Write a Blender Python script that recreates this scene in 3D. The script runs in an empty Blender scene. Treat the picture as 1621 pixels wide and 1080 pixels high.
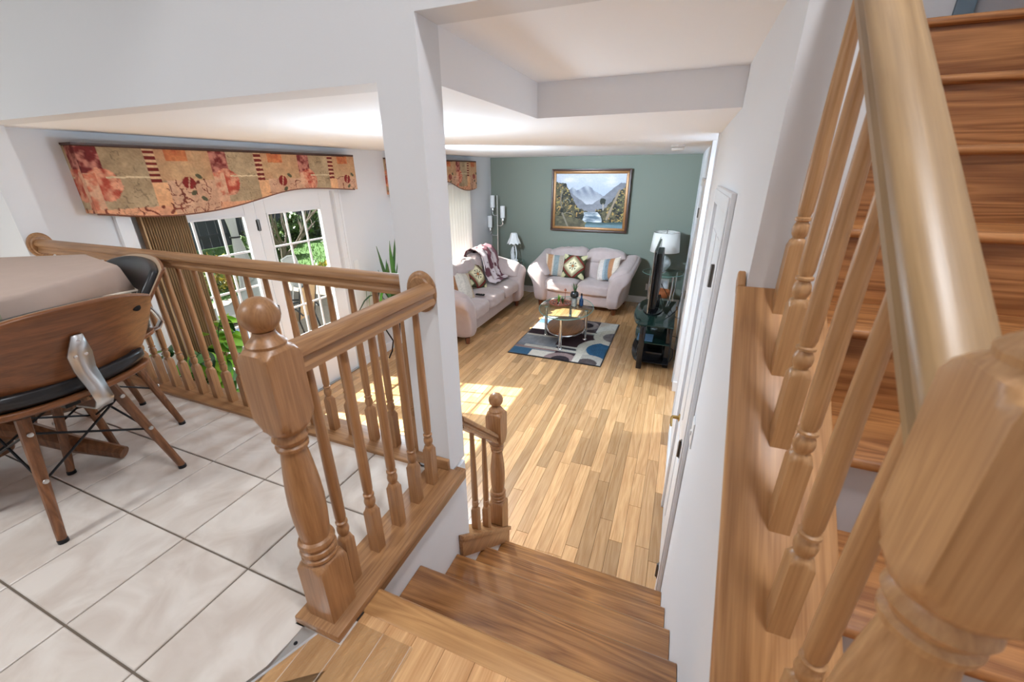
import bpy, bmesh, math, random
import numpy as np
from mathutils import Matrix, Vector
random.seed(7)
SC = bpy.context.scene
COL = SC.collection
PI = math.pi

# ---------------------------------------------------------------- camera
YAW, PITCH, ROLL, FPX = -0.383792, 0.393827, -0.006582, 645.84
def cam_axes():
    fwd = Vector((math.sin(YAW)*math.cos(PITCH), math.cos(YAW)*math.cos(PITCH), -math.sin(PITCH)))
    r = Vector((math.cos(YAW), -math.sin(YAW), 0)); u = r.cross(fwd)
    c, s = math.cos(ROLL), math.sin(ROLL)
    return c*r + s*u, -s*r + c*u, fwd
_r, _u, _f = cam_axes()
cam = bpy.data.cameras.new('camera'); camo = bpy.data.objects.new('camera', cam); COL.objects.link(camo)
camo.matrix_world = Matrix(((_r.x, _u.x, -_f.x, 0), (_r.y, _u.y, -_f.y, 0), (_r.z, _u.z, -_f.z, 1.1), (0, 0, 0, 1)))
cam.sensor_width = 36; cam.sensor_fit = 'HORIZONTAL'; cam.lens = FPX/1621*36
cam.clip_start = 0.02; cam.clip_end = 200
cam.dof.use_dof = True; cam.dof.focus_distance = 3.6; cam.dof.aperture_fstop = 5.0
SC.camera = camo

# ---------------------------------------------------------------- world, sun, exposure
W = bpy.data.worlds.new('world'); SC.world = W; W.use_nodes = True
_bg = W.node_tree.nodes['Background']
_bg.inputs[0].default_value = (0.86, 0.93, 1.0, 1); _bg.inputs[1].default_value = 0.8
sun = bpy.data.lights.new('sun', 'SUN'); sun.energy = 24.0; sun.angle = 0.009; sun.color = (1, 0.975, 0.93)
suno = bpy.data.objects.new('sun', sun); COL.objects.link(suno)
suno.rotation_euler = Vector((1, 0.19, -0.89)).to_track_quat('-Z', 'Y').to_euler()
SC.view_settings.view_transform = 'Standard'; SC.view_settings.look = 'None'
SC.view_settings.exposure = 0.2; SC.view_settings.gamma = 1.0; SC.view_settings.use_curve_mapping = False
SC.cycles.max_bounces = 10; SC.cycles.diffuse_bounces = 6; SC.cycles.glossy_bounces = 4
SC.cycles.transmission_bounces = 8; SC.cycles.transparent_max_bounces = 12
SC.cycles.sample_clamp_indirect = 6.0; SC.cycles.caustics_reflective = False; SC.cycles.caustics_refractive = False

# ---------------------------------------------------------------- value noise
def _h(i, j, s):
    n = (i*374761393 + j*668265263 + s*974711) & 0x7fffffff
    n = ((n ^ (n >> 13))*1274126177) & 0x7fffffff
    return ((n ^ (n >> 16)) & 0xffff)/65535.0
def vn(x, y, s=0):
    x = np.asarray(x, float); y = np.asarray(y, float)
    i = np.floor(x).astype(np.int64); j = np.floor(y).astype(np.int64)
    u = x-i; v = y-j; u = u*u*(3-2*u); v = v*v*(3-2*v)
    return (_h(i, j, s)*(1-u)+_h(i+1, j, s)*u)*(1-v)+(_h(i, j+1, s)*(1-u)+_h(i+1, j+1, s)*u)*v
def fbm(x, y, s=0, o=4):
    t = 0; a = .5
    for k in range(o):
        t = t+a*vn(np.asarray(x)*2**k, np.asarray(y)*2**k, s+k); a *= .5
    return t/(1-.5**o)
def mixc(a, b, t):
    t = np.clip(np.asarray(t, float), 0, 1)[..., None]
    return np.asarray(a, float)*(1-t)+np.asarray(b, float)*t
def s2l(*c):
    return tuple(((x/255)/12.92 if x/255 <= .04045 else ((x/255+.055)/1.055)**2.4) for x in c)

# ---------------------------------------------------------------- materials
def newmat(name):
    m = bpy.data.materials.new(name); m.use_nodes = True
    nt = m.node_tree; b = nt.nodes['Principled BSDF']
    return m, nt, b
def plain(name, col, rough=.5, metal=0, noise=0, nscale=30, bump=0, spec=.5, **kw):
    m, nt, b = newmat(name)
    b.inputs['Base Color'].default_value = (*col, 1); b.inputs['Roughness'].default_value = rough
    b.inputs['Metallic'].default_value = metal; b.inputs['Specular IOR Level'].default_value = spec
    if noise or bump:
        tc = nt.nodes.new('ShaderNodeTexCoord'); n = nt.nodes.new('ShaderNodeTexNoise')
        n.inputs['Scale'].default_value = nscale; n.inputs['Detail'].default_value = 4
        nt.links.new(tc.outputs['Object'], n.inputs['Vector'])
        if noise:
            mx = nt.nodes.new('ShaderNodeMix'); mx.data_type = 'RGBA'
            mx.inputs[6].default_value = (*[c*(1-noise) for c in col], 1); mx.inputs[7].default_value = (*[min(1, c*(1+noise)) for c in col], 1)
            nt.links.new(n.outputs['Fac'], mx.inputs[0]); nt.links.new(mx.outputs[2], b.inputs['Base Color'])
        if bump:
            bp = nt.nodes.new('ShaderNodeBump'); bp.inputs['Strength'].default_value = bump; bp.inputs['Distance'].default_value = .005
            nt.links.new(n.outputs['Fac'], bp.inputs['Height']); nt.links.new(bp.outputs[0], b.inputs['Normal'])
    for k, v in kw.items(): b.inputs[k.replace('_', ' ')].default_value = v
    return m
def wood(name, light, dark, axis=1, ring=9, rough=.35, tint=.25, world=False, contrast=1.0, attr=False, coat=0.0, mult=7.0, amp=.55, flat=False):
    m, nt, b = newmat(name); N = nt.nodes; L = nt.links
    tc = N.new('ShaderNodeTexCoord'); oi = N.new('ShaderNodeObjectInfo')
    add = N.new('ShaderNodeVectorMath'); add.operation = 'ADD'
    if attr:
        at = N.new('ShaderNodeAttribute'); at.attribute_name = 'rnd'; rnd = at.outputs['Fac']
    else:
        rnd = oi.outputs['Random']
    mu = N.new('ShaderNodeMath'); mu.operation = 'MULTIPLY'; mu.inputs[1].default_value = 37.0; L.new(rnd, mu.inputs[0])
    if world or attr:
        ge = N.new('ShaderNodeNewGeometry'); L.new(ge.outputs['Position'], add.inputs[0])
    else:
        L.new(tc.outputs['Object'], add.inputs[0])
    L.new(mu.outputs[0], add.inputs[1])
    def mapping(sc):
        mp = N.new('ShaderNodeMapping'); mp.inputs['Scale'].default_value = sc; L.new(add.outputs[0], mp.inputs['Vector']); return mp
    s = [ring]*3; s[axis] = ring*.07
    if flat: s[2] = ring*.07
    mp = mapping(s)
    n1 = N.new('ShaderNodeTexNoise'); n1.inputs['Scale'].default_value = 1.0; n1.inputs['Detail'].default_value = 1.5; n1.inputs['Distortion'].default_value = .6
    L.new(mp.outputs[0], n1.inputs['Vector'])
    m2 = N.new('ShaderNodeMath'); m2.operation = 'MULTIPLY'; m2.inputs[1].default_value = mult; L.new(n1.outputs['Fac'], m2.inputs[0])
    fr = N.new('ShaderNodeMath'); fr.operation = 'PINGPONG'; fr.inputs[1].default_value = .5; L.new(m2.outputs[0], fr.inputs[0])
    s = [260]*3; s[axis] = 7
    if flat: s[2] = 7
    mp2 = mapping(s); n2 = N.new('ShaderNodeTexNoise'); n2.inputs['Scale'].default_value = 1.0; n2.inputs['Detail'].default_value = 2
    L.new(mp2.outputs[0], n2.inputs['Vector'])
    ad = N.new('ShaderNodeMath'); ad.operation = 'MULTIPLY_ADD'; L.new(n2.outputs['Fac'], ad.inputs[0]); ad.inputs[1].default_value = 1.1*(1-amp)
    m3 = N.new('ShaderNodeMath'); m3.operation = 'MULTIPLY'; m3.inputs[1].default_value = amp*1.6; L.new(fr.outputs[0], m3.inputs[0]); L.new(m3.outputs[0], ad.inputs[2])
    rp = N.new('ShaderNodeValToRGB'); L.new(ad.outputs[0], rp.inputs[0])
    rp.color_ramp.elements[0].position = .22; rp.color_ramp.elements[1].position = .22+.62/contrast
    rp.color_ramp.elements[0].color = (*dark, 1); rp.color_ramp.elements[1].color = (*light, 1)
    hs = N.new('ShaderNodeHueSaturation'); L.new(rp.outputs[0], hs.inputs['Color'])
    mr = N.new('ShaderNodeMapRange'); L.new(rnd, mr.inputs[0]); mr.inputs[3].default_value = 1-tint; mr.inputs[4].default_value = 1+tint
    L.new(mr.outputs[0], hs.inputs['Value'])
    L.new(hs.outputs[0], b.inputs['Base Color']); b.inputs['Roughness'].default_value = rough
    b.inputs['Coat Weight'].default_value = coat; b.inputs['Coat Roughness'].default_value = .12
    bp = N.new('ShaderNodeBump'); bp.inputs['Strength'].default_value = .08; bp.inputs['Distance'].default_value = .002
    L.new(ad.outputs[0], bp.inputs['Height']); L.new(bp.outputs[0], b.inputs['Normal'])
    return m
def vcol(name, rough=.8, bump=.2, bscale=300, sheen=0.0):
    m, nt, b = newmat(name)
    at = nt.nodes.new('ShaderNodeAttribute'); at.attribute_name = 'Col'
    nt.links.new(at.outputs['Color'], b.inputs['Base Color']); b.inputs['Roughness'].default_value = rough
    b.inputs['Specular IOR Level'].default_value = .25; b.inputs['Sheen Weight'].default_value = sheen
    if bump:
        tc = nt.nodes.new('ShaderNodeTexCoord'); n = nt.nodes.new('ShaderNodeTexNoise'); n.inputs['Scale'].default_value = bscale
        nt.links.new(tc.outputs['Object'], n.inputs['Vector'])
        bp = nt.nodes.new('ShaderNodeBump'); bp.inputs['Strength'].default_value = bump; bp.inputs['Distance'].default_value = .003
        nt.links.new(n.outputs['Fac'], bp.inputs['Height']); nt.links.new(bp.outputs[0], b.inputs['Normal'])
    return m
def glass(name, col=(1, 1, 1), rough=0.0, mixfac=.08, tintcol=None):
    m = bpy.data.materials.new(name); m.use_nodes = True; nt = m.node_tree; nt.nodes.clear()
    o = nt.nodes.new('ShaderNodeOutputMaterial'); t = nt.nodes.new('ShaderNodeBsdfTransparent'); g = nt.nodes.new('ShaderNodeBsdfGlossy')
    t.inputs[0].default_value = (*col, 1); g.inputs['Roughness'].default_value = rough
    fr = nt.nodes.new('ShaderNodeFresnel'); fr.inputs[0].default_value = 1.5
    mx = nt.nodes.new('ShaderNodeMixShader')
    ad = nt.nodes.new('ShaderNodeMath'); ad.operation = 'ADD'; ad.use_clamp = True; ad.inputs[1].default_value = mixfac; nt.links.new(fr.outputs[0], ad.inputs[0])
    ge = nt.nodes.new('ShaderNodeNewGeometry'); inv = nt.nodes.new('ShaderNodeMath'); inv.operation = 'SUBTRACT'; inv.inputs[0].default_value = 1.0; nt.links.new(ge.outputs['Backfacing'], inv.inputs[1])
    pr = nt.nodes.new('ShaderNodeMath'); pr.operation = 'MULTIPLY'; nt.links.new(ad.outputs[0], pr.inputs[0]); nt.links.new(inv.outputs[0], pr.inputs[1])
    nt.links.new(pr.outputs[0], mx.inputs[0]); nt.links.new(t.outputs[0], mx.inputs[1]); nt.links.new(g.outputs[0], mx.inputs[2])
    nt.links.new(mx.outputs[0], o.inputs[0]); return m
M = {}
M['wall'] = plain('wall_paint', s2l(222, 223, 226), .75, bump=.05, nscale=180)
M['ceil'] = plain('ceiling_paint', s2l(242, 243, 246), .8)
M['green'] = plain('green_paint', s2l(124, 130, 119), .75, bump=.05, nscale=180)
M['bluewall'] = plain('blue_paint', s2l(128, 148, 162), .8)
M['trim'] = plain('white_trim', s2l(232, 233, 236), .35)
M['riserwhite'] = plain('white_riser_paint', s2l(190, 190, 194), .5)
OAK_L, OAK_D = s2l(178, 134, 92), s2l(134, 94, 60)
M['oakx'] = wood('oak_x', OAK_L, OAK_D, 0, 16, .38, .06, amp=.4)
M['oaky'] = wood('oak_y', OAK_L, OAK_D, 1, 16, .38, .06, amp=.4)
M['oakz'] = wood('oak_z', s2l(174, 128, 86), s2l(138, 96, 60), 2, 22, .36, .08, amp=.35)
M['oakrx'] = wood('oak_right_x', s2l(206, 158, 104), s2l(170, 122, 74), 0, 14, .38, .06, amp=.5)
M['oakry'] = wood('oak_right_y', s2l(166, 134, 94), s2l(136, 106, 70), 1, 18, .38, .06, amp=.4, flat=True)
M['oakcap'] = wood('oak_cap', s2l(196, 146, 96), s2l(156, 108, 64), 1, 16, .38, .03, amp=.45, flat=True)
M['oakz2'] = wood('oak_right_z', s2l(196, 152, 106), s2l(164, 120, 78), 2, 20, .36, .05, amp=.3)
M['tread'] = wood('oak_tread', s2l(190, 134, 80), s2l(122, 76, 40), 0, 13, .28, .12, contrast=1.0, coat=.3, mult=6, amp=.45)
M['uptread'] = wood('oak_up_tread', s2l(188, 130, 78), s2l(130, 80, 42), 0, 11, .35, .08, contrast=1.1, mult=8, amp=.55)
M['plank'] = wood('oak_floor', s2l(216, 173, 125), s2l(178, 131, 85), 1, 14, .27, .3, attr=True, coat=.25, mult=5, amp=.35)
M['subfloor'] = plain('floor_gap', s2l(90, 62, 38), .8)
M['walnut'] = wood('walnut', s2l(146, 92, 54), s2l(100, 60, 34), 1, 14, .35, .05, amp=.35)
M['walnutz'] = wood('walnut_leg', s2l(136, 90, 58), s2l(98, 62, 38), 2, 16, .35, .05)
M['ply'] = plain('light_ply_edge', s2l(176, 150, 124), .4)
M['grout'] = plain('grout', s2l(112, 100, 88), .9)
def tile_mat():
    m, nt, b = newmat('ceramic_tile'); N = nt.nodes; L = nt.links
    ge = N.new('ShaderNodeNewGeometry'); oi = N.new('ShaderNodeObjectInfo'); mu = N.new('ShaderNodeMath'); mu.operation = 'MULTIPLY'; mu.inputs[1].default_value = 50; L.new(oi.outputs['Random'], mu.inputs[0])
    ad = N.new('ShaderNodeVectorMath'); ad.operation = 'ADD'; L.new(ge.outputs['Position'], ad.inputs[0]); L.new(mu.outputs[0], ad.inputs[1])
    n = N.new('ShaderNodeTexNoise'); n.inputs['Scale'].default_value = 5; n.inputs['Detail'].default_value = 5; n.inputs['Distortion'].default_value = 1.6; L.new(ad.outputs[0], n.inputs['Vector'])
    rp = N.new('ShaderNodeValToRGB'); L.new(n.outputs['Fac'], rp.inputs[0])
    rp.color_ramp.elements[0].position = .3; rp.color_ramp.elements[0].color = (*s2l(196, 183, 172), 1)
    rp.color_ramp.elements[1].position = .62; rp.color_ramp.elements[1].color = (*s2l(216, 207, 198), 1)
    L.new(rp.outputs[0], b.inputs['Base Color']); b.inputs['Roughness'].default_value = .22; b.inputs['Specular IOR Level'].default_value = .5
    n3 = N.new('ShaderNodeTexNoise'); n3.inputs['Scale'].default_value = 14; L.new(ge.outputs['Position'], n3.inputs['Vector'])
    bp = N.new('ShaderNodeBump'); bp.inputs['Strength'].default_value = .12; bp.inputs['Distance'].default_value = .004; L.new(n3.outputs['Fac'], bp.inputs['Height']); L.new(bp.outputs[0], b.inputs['Normal'])
    return m
M['tile'] = tile_mat()
M['black'] = plain('black_leather', (.012, .012, .014), .32)
M['blackm'] = plain('black_metal', (.015, .015, .017), .4, .6)
M['blackg'] = plain('black_gloss', (.008, .008, .01), .12)
M['chrome'] = plain('chrome', (.78, .79, .8), .16, 1)
M['steel'] = plain('brushed_steel', (.62, .62, .62), .3, 1)
M['brass'] = plain('brass', s2l(200, 170, 105), .25, 1)
M['hinge'] = plain('hinge_steel', (.16, .15, .14), .4, .9)
M['glass'] = glass('window_glass', (.97, .99, .98), 0, 0)
M['tglass'] = glass('table_glass', (.86, .93, .91), 0.0, .03)
M['gedge'] = plain('glass_edge_green', s2l(120, 160, 150), .08)
M['dglass'] = plain('dark_green_glass', (.012, .035, .03), .06)
M['sofa'] = plain('pink_beige_microfibre', s2l(180, 162, 158), .85, noise=.12, nscale=9, bump=.25, spec=.2, Sheen_Weight=.35)
M['throw'] = vcol('patterned_throw', .9, .2, 200)
M['fab'] = vcol('printed_fabric', .8, .2, 260)
M['rug'] = vcol('rug_pile', .95, .5, 500)
M['art'] = vcol('oil_paint', .5, .12, 160)
M['gold'] = plain('gold_frame', s2l(142, 98, 54), .4, .3, noise=.35, nscale=60)
M['darkwood'] = plain('dark_frame_wood', s2l(64, 36, 24), .4, noise=.3)
M['footwood'] = plain('reddish_foot_wood', s2l(110, 58, 32), .35, noise=.25)
M['white'] = plain('white_plastic', (.8, .8, .8), .4)
M['shade'] = plain('lamp_shade_fabric', s2l(238, 236, 232), .8)
M['frost'] = plain('frosted_glass', (.85, .87, .88), .35)
M['merc'] = plain('mercury_glass', (.6, .65, .66), .25, .6, noise=.4, nscale=60)
M['cloth'] = plain('taupe_tablecloth', s2l(178, 158, 146), .9, noise=.06, nscale=14, bump=.1)
M['olive'] = plain('olive_weave', s2l(150, 146, 122), .9, noise=.25, nscale=120, bump=.3)
M['cream'] = plain('cream_trim', s2l(226, 214, 198), .9)
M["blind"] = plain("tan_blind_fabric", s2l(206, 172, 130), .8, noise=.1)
M["blind_shadow"] = plain("shaded_pleat_tan", s2l(112, 82, 54), .85)  # same tan blind with the fold shade put into its colour
def sheer():
    m = bpy.data.materials.new('sheer_white_blind'); m.use_nodes = True; nt = m.node_tree; nt.nodes.clear()
    o = nt.nodes.new('ShaderNodeOutputMaterial'); d = nt.nodes.new('ShaderNodeBsdfDiffuse'); t = nt.nodes.new('ShaderNodeBsdfTranslucent'); x = nt.nodes.new('ShaderNodeMixShader')
    d.inputs[0].default_value = (.85, .83, .8, 1); t.inputs[0].default_value = (.85, .8, .75, 1); x.inputs[0].default_value = .4
    nt.links.new(d.outputs[0], x.inputs[1]); nt.links.new(t.outputs[0], x.inputs[2]); nt.links.new(x.outputs[0], o.inputs[0]); return m
M['sheer'] = sheer()
def leafmat(name, c1, c2):
    m, nt, b = newmat(name); oi = nt.nodes.new('ShaderNodeObjectInfo'); at = nt.nodes.new('ShaderNodeAttribute'); at.attribute_name = 'rnd'
    ad = nt.nodes.new('ShaderNodeMath'); ad.operation = 'ADD'; nt.links.new(oi.outputs['Random'], ad.inputs[0]); nt.links.new(at.outputs['Fac'], ad.inputs[1])
    fr = nt.nodes.new('ShaderNodeMath'); fr.operation = 'FRACT'; nt.links.new(ad.outputs[0], fr.inputs[0])
    mx = nt.nodes.new('ShaderNodeMix'); mx.data_type = 'RGBA'; mx.inputs[6].default_value = (*c1, 1); mx.inputs[7].default_value = (*c2, 1)
    nt.links.new(fr.outputs[0], mx.inputs[0]); nt.links.new(mx.outputs[2], b.inputs['Base Color']); b.inputs['Roughness'].default_value = .4
    b.inputs['Transmission Weight'].default_value = 0; return m
M['leaf'] = leafmat('pothos_leaf', s2l(80, 150, 36), s2l(170, 220, 80))
M['dleaf'] = leafmat('dark_leaf', s2l(24, 58, 26), s2l(70, 120, 50))
M['hedge'] = leafmat('hedge_leaf', s2l(30, 56, 22), s2l(92, 120, 48))
M['flower'] = leafmat('flower_leaf', s2l(80, 112, 34), s2l(176, 150, 50))
M['grass'] = leafmat('lawn_grass', s2l(60, 96, 34), s2l(96, 134, 52))
M['bark'] = plain('bark', s2l(96, 84, 74), .9, noise=.3, bump=.5)
M['terra'] = plain('terracotta', s2l(158, 92, 70), .7, noise=.15)
M['potblack'] = plain('black_glaze', (.02, .02, .022), .15)
M['soil'] = plain('dark_soil', s2l(60, 42, 30), .95, noise=.4)
M['paver'] = plain('paver_stone', s2l(128, 118, 106), .85, noise=.18, nscale=12)
M['lawn'] = plain('lawn_ground', s2l(66, 98, 40), .95, noise=.3, nscale=20)
M['fence'] = plain('dark_fence_board', s2l(52, 58, 64), .8, noise=.25)
M['sling'] = plain('tan_sling_weave', s2l(134, 106, 74), .85, noise=.15, nscale=200)
M['gsling'] = plain('grey_sling_weave', s2l(150, 150, 146), .85, noise=.1, nscale=200)
M['outwhite'] = plain('white_canvas', (.5, .5, .49), .8)
M['bluecush'] = plain('blue_fabric', s2l(120, 140, 165), .8)
M['stone'] = plain('grey_stone', s2l(150, 145, 138), .9, noise=.25)

# ---------------------------------------------------------------- mesh builder
WL = {}
class MB:
    def __init__(s): s.v = []; s.f = []; s.c = None
    def add(s, vs, fs):
        o = len(s.v); s.v += [tuple(p) for p in vs]; s.f += [tuple(i+o for i in f) for f in fs]; return s
    def box(s, x0, x1, y0, y1, z0, z1):
        return s.add([(x0, y0, z0), (x1, y0, z0), (x1, y1, z0), (x0, y1, z0), (x0, y0, z1), (x1, y0, z1), (x1, y1, z1), (x0, y1, z1)],
                     [(0, 3, 2, 1), (4, 5, 6, 7), (0, 1, 5, 4), (1, 2, 6, 5), (2, 3, 7, 6), (3, 0, 4, 7)])
    def prism(s, poly, axis, a, b):
        n = len(poly)
        def P(p, t):
            if axis == 0: return (t, p[0], p[1])
            if axis == 1: return (p[0], t, p[1])
            return (p[0], p[1], t)
        vs = [P(p, a) for p in poly]+[P(p, b) for p in poly]
        fs = [tuple(range(n)), tuple(range(2*n-1, n-1, -1))]+[(i, i+n, (i+1) % n+n, (i+1) % n) for i in range(n)]
        return s.add(vs, fs)
    def extrude(s, prof, A, B, across):           # profile (across, up) swept from A to B, plumb ends
        A = Vector(A); B = Vector(B); a = Vector(across).normalized(); n = len(prof)
        vs = [A+a*p[0]+Vector((0, 0, p[1])) for p in prof]+[B+a*p[0]+Vector((0, 0, p[1])) for p in prof]
        return s.add(vs, [tuple(range(n)), tuple(range(2*n-1, n-1, -1))]+[(i, i+n, (i+1) % n+n, (i+1) % n) for i in range(n)])
    def lathe(s, prof, c=(0, 0, 0), n=20, half=None, slope=0.0, caps=True):
        # prof (r, z); with half: radius is min(square section, r)
        ang = [2*PI*(i+.5*(half is None and 0))/n for i in range(n)]
        vs = []
        for r, z in prof:
            for a in ang:
                rr = r
                if half is not None:
                    rr = min(r, half/max(abs(math.cos(a)), abs(math.sin(a))))
                x, y = rr*math.cos(a), rr*math.sin(a)
                vs.append((c[0]+x, c[1]+y, c[2]+z+slope*y))
        fs = []
        for k in range(len(prof)-1):
            for i in range(n):
                j = (i+1) % n; fs.append((k*n+i, k*n+j, (k+1)*n+j, (k+1)*n+i))
        if caps: fs.append(tuple(range(n-1, -1, -1))); fs.append(tuple((len(prof)-1)*n+i for i in range(n)))
        return s.add(vs, fs)
    def tube(s, pts, r, n=8, cap=True):
        pts = [Vector(p) for p in pts]; m = len(pts); rs = r if isinstance(r, (list, tuple)) else [r]*m
        vs = []; up = None
        for i, p in enumerate(pts):
            t = (pts[min(i+1, m-1)]-pts[max(i-1, 0)]).normalized()
            if up is None: up = t.orthogonal().normalized()
            up = (up-t*up.dot(t)); up = up.normalized() if up.length > 1e-6 else t.orthogonal().normalized()
            w = t.cross(up)
            for k in range(n):
                a = 2*PI*k/n; vs.append(p+(up*math.cos(a)+w*math.sin(a))*rs[i])
        fs = [(i*n+k, i*n+(k+1) % n, (i+1)*n+(k+1) % n, (i+1)*n+k) for i in range(m-1) for k in range(n)]
        if cap: fs += [tuple(range(n-1, -1, -1)), tuple((m-1)*n+k for k in range(n))]
        return s.add(vs, fs)
    def bar(s, A, B, w, h, up=(0, 0, 1)):
        A = Vector(A); B = Vector(B); t = (B-A).normalized(); a = t.cross(Vector(up))
        if a.length < 1e-5: a = t.orthogonal()
        a.normalize(); u = a.cross(t)
        vs = [p+a*(i*w/2)+u*(j*h/2) for p in (A, B) for i, j in ((-1, -1), (1, -1), (1, 1), (-1, 1))]
        return s.add(vs, [(0, 1, 2, 3), (7, 6, 5, 4), (0, 4, 5, 1), (1, 5, 6, 2), (2, 6, 7, 3), (3, 7, 4, 0)])
    def xf(s, mat):
        s.v = [tuple(mat @ Vector(p)) for p in s.v]; return s
    def build(s, name, mat, parent=None, smooth=False, origin=None, colors=None, merge=False, bevel=0, bseg=2, angle=35, rnd=None, flip=False):
        vs = np.array(s.v, float)
        if origin is None:
            origin = Vector(((vs[:, 0].min()+vs[:, 0].max())/2, (vs[:, 1].min()+vs[:, 1].max())/2, vs[:, 2].min()))
        origin = Vector(origin)
        me = bpy.data.meshes.new(name)
        me.from_pydata([(p[0]-origin[0], p[1]-origin[1], p[2]-origin[2]) for p in s.v], [], s.f)
        if colors is not None:
            ca = me.color_attributes.new('Col', 'FLOAT_COLOR', 'POINT')
            cc = np.ones((len(vs), 4)); cc[:, :3] = np.asarray(colors).reshape(-1, 3); ca.data.foreach_set('color', cc.ravel())
        if rnd is not None:
            ra = me.attributes.new('rnd', 'FLOAT', 'FACE'); ra.data.foreach_set('value', np.asarray(rnd, float) if not np.isscalar(rnd) else np.full(len(s.f), rnd))
        if merge or bevel:
            bm = bmesh.new(); bm.from_mesh(me)
            if merge: bmesh.ops.remove_doubles(bm, verts=bm.verts, dist=1e-5)
            bmesh.ops.recalc_face_normals(bm, faces=bm.faces)
            if bevel:
                es = [e for e in bm.edges if len(e.link_faces) == 2 and e.calc_face_angle(0) > .5]
                bmesh.ops.bevel(bm, geom=es, offset=bevel, segments=bseg, profile=.5, affect='EDGES')
            bm.to_mesh(me); bm.free()
        else:
            bm = bmesh.new(); bm.from_mesh(me); bmesh.ops.recalc_face_normals(bm, faces=bm.faces); bm.to_mesh(me); bm.free()
        if smooth or bevel:
            me.polygons.foreach_set('use_smooth', [True]*len(me.polygons)); me.set_sharp_from_angle(angle=math.radians(angle))
        me.materials.append(M[mat] if isinstance(mat, str) else mat)
        o = bpy.data.objects.new(name, me); COL.objects.link(o); WL[o] = origin.copy()
        if parent is not None:
            o.parent = parent; o.location = origin-WL[parent]
        else:
            o.location = origin
        return o
def tag(o, label, cat=None, group=None, kind=None):
    o['label'] = label
    if cat: o['category'] = cat
    if group: o['group'] = group
    if kind: o['kind'] = kind
    return o
def thing(name, label, cat, loc=(0, 0, 0), group=None, kind=None):
    o = bpy.data.objects.new(name, None); o.empty_display_size = .1; COL.objects.link(o); o.location = loc; WL[o] = Vector(loc)
    return tag(o, label, cat, group, kind)
def inst(src, name, parent, world, rot=None, scale=None):     # a linked copy of a mesh object as a part
    o = bpy.data.objects.new(name, src.data); COL.objects.link(o); o.parent = parent
    o.location = Vector(world)-(WL[parent] if parent else Vector((0, 0, 0))); WL[o] = Vector(world)
    if rot is not None: o.rotation_euler = rot
    if scale is not None: o.scale = scale
    return o
def struct(o, label): o['kind'] = 'structure'; o['label'] = label; return o
def copy_tree(o, parent=None):
    c = o.copy(); COL.objects.link(c); c.parent = parent
    for ch in list(o.children): copy_tree(ch, c)
    return c
def grid(nx, ny, fn):          # fn(u,v arrays) -> xyz arrays ; returns MB and u,v
    u, v = np.meshgrid(np.linspace(0, 1, nx), np.linspace(0, 1, ny)); u = u.ravel(); v = v.ravel()
    p = np.stack([np.broadcast_to(a, u.shape) for a in fn(u, v)], 1); m = MB()
    m.add(p.tolist(), [(j*nx+i, j*nx+i+1, (j+1)*nx+i+1, (j+1)*nx+i) for j in range(ny-1) for i in range(nx-1)])
    return m, u, v
def puff(c, size, e=5, n=9, seed=0, amp=.006, freq=7, shape=None):   # rounded, slightly creased cushion block
    m = MB(); pts = []; fs = []
    t = np.linspace(-1, 1, n)
    for ax in range(3):
        for sg in (-1, 1):
            o = len(pts)
            for a in t:
                for b in t:
                    p = [0, 0, 0]; p[ax] = sg; p[(ax+1) % 3] = a; p[(ax+2) % 3] = b; pts.append(p)
            fs += [(o+i*n+j, o+i*n+j+1, o+(i+1)*n+j+1, o+(i+1)*n+j) for i in range(n-1) for j in range(n-1)]
    p = np.array(pts, float)
    d = (np.abs(p)**e).sum(1)**(1/e); q = p/d[:, None]
    nrm = q/np.linalg.norm(q, axis=1)[:, None]
    w = fbm(q[:, 0]*freq*.3+q[:, 2]*2+seed*3.1, q[:, 1]*freq*.3+q[:, 2]*1.3+seed, seed)-.5
    q = q*np.array(size)/2+nrm*(w*amp*2)[:, None]
    if shape is not None: q = shape(q)
    m.v = [tuple(x) for x in q+np.array(c)]; m.f = fs
    return m
# ================================================================ SETTING
XW, XL = .165, -.711
CEIL, LIV = 1.334, -1.10
def boxes(name, mat, label, lst, **k):
    m = MB()
    for b in lst: m.box(*b)
    return struct(m.build(name, mat, **k), label)
def slopebox(m, x0, x1, ya, za, yb, zb, th):     # board lying on a slope in the YZ plane; za/zb are top heights
    return m.prism([(ya, za-th), (yb, zb-th), (yb, zb), (ya, za)], 0, x0, x1)

# --- walls
DY0, DY1, DZ = 1.66, 3.47, .945          # french door opening
WY0, WY1, WZ0, WZ1 = 5.10, 6.50, -.55, .86   # window behind the sofa
boxes('wall_left', 'wall', 'white living room wall with french doors and the sofa window', [
    (-3.55, -3.40, 1.104, DY0, LIV, CEIL), (-3.55, -3.40, DY0, DY1, DZ, CEIL), (-3.55, -3.40, DY1, WY0, LIV, CEIL),
    (-3.55, -3.40, WY0, WY1, LIV, WZ0), (-3.55, -3.40, WY0, WY1, WZ1, CEIL), (-3.55, -3.40, WY1, 7.55, LIV, CEIL)])
boxes('wall_far', 'green', 'sage green accent wall behind the loveseat', [(-3.40, 1.2, 7.42, 7.55, LIV, CEIL)])
boxes('wall_right', 'wall', 'white wall along the lower stairs with the closet door', [(XW, .305, 1.09, 3.40, LIV, 3.6)])
boxes('wall_right_far', 'wall', 'white wall behind the television stand', [(XW, .305, 4.25, 7.42, LIV, CEIL), (.305, 1.9, 4.25, 4.35, LIV, CEIL), (.305, 1.9, 3.28, 3.40, LIV, CEIL), (1.9, 2.0, 3.28, 4.35, LIV, CEIL)])
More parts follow.
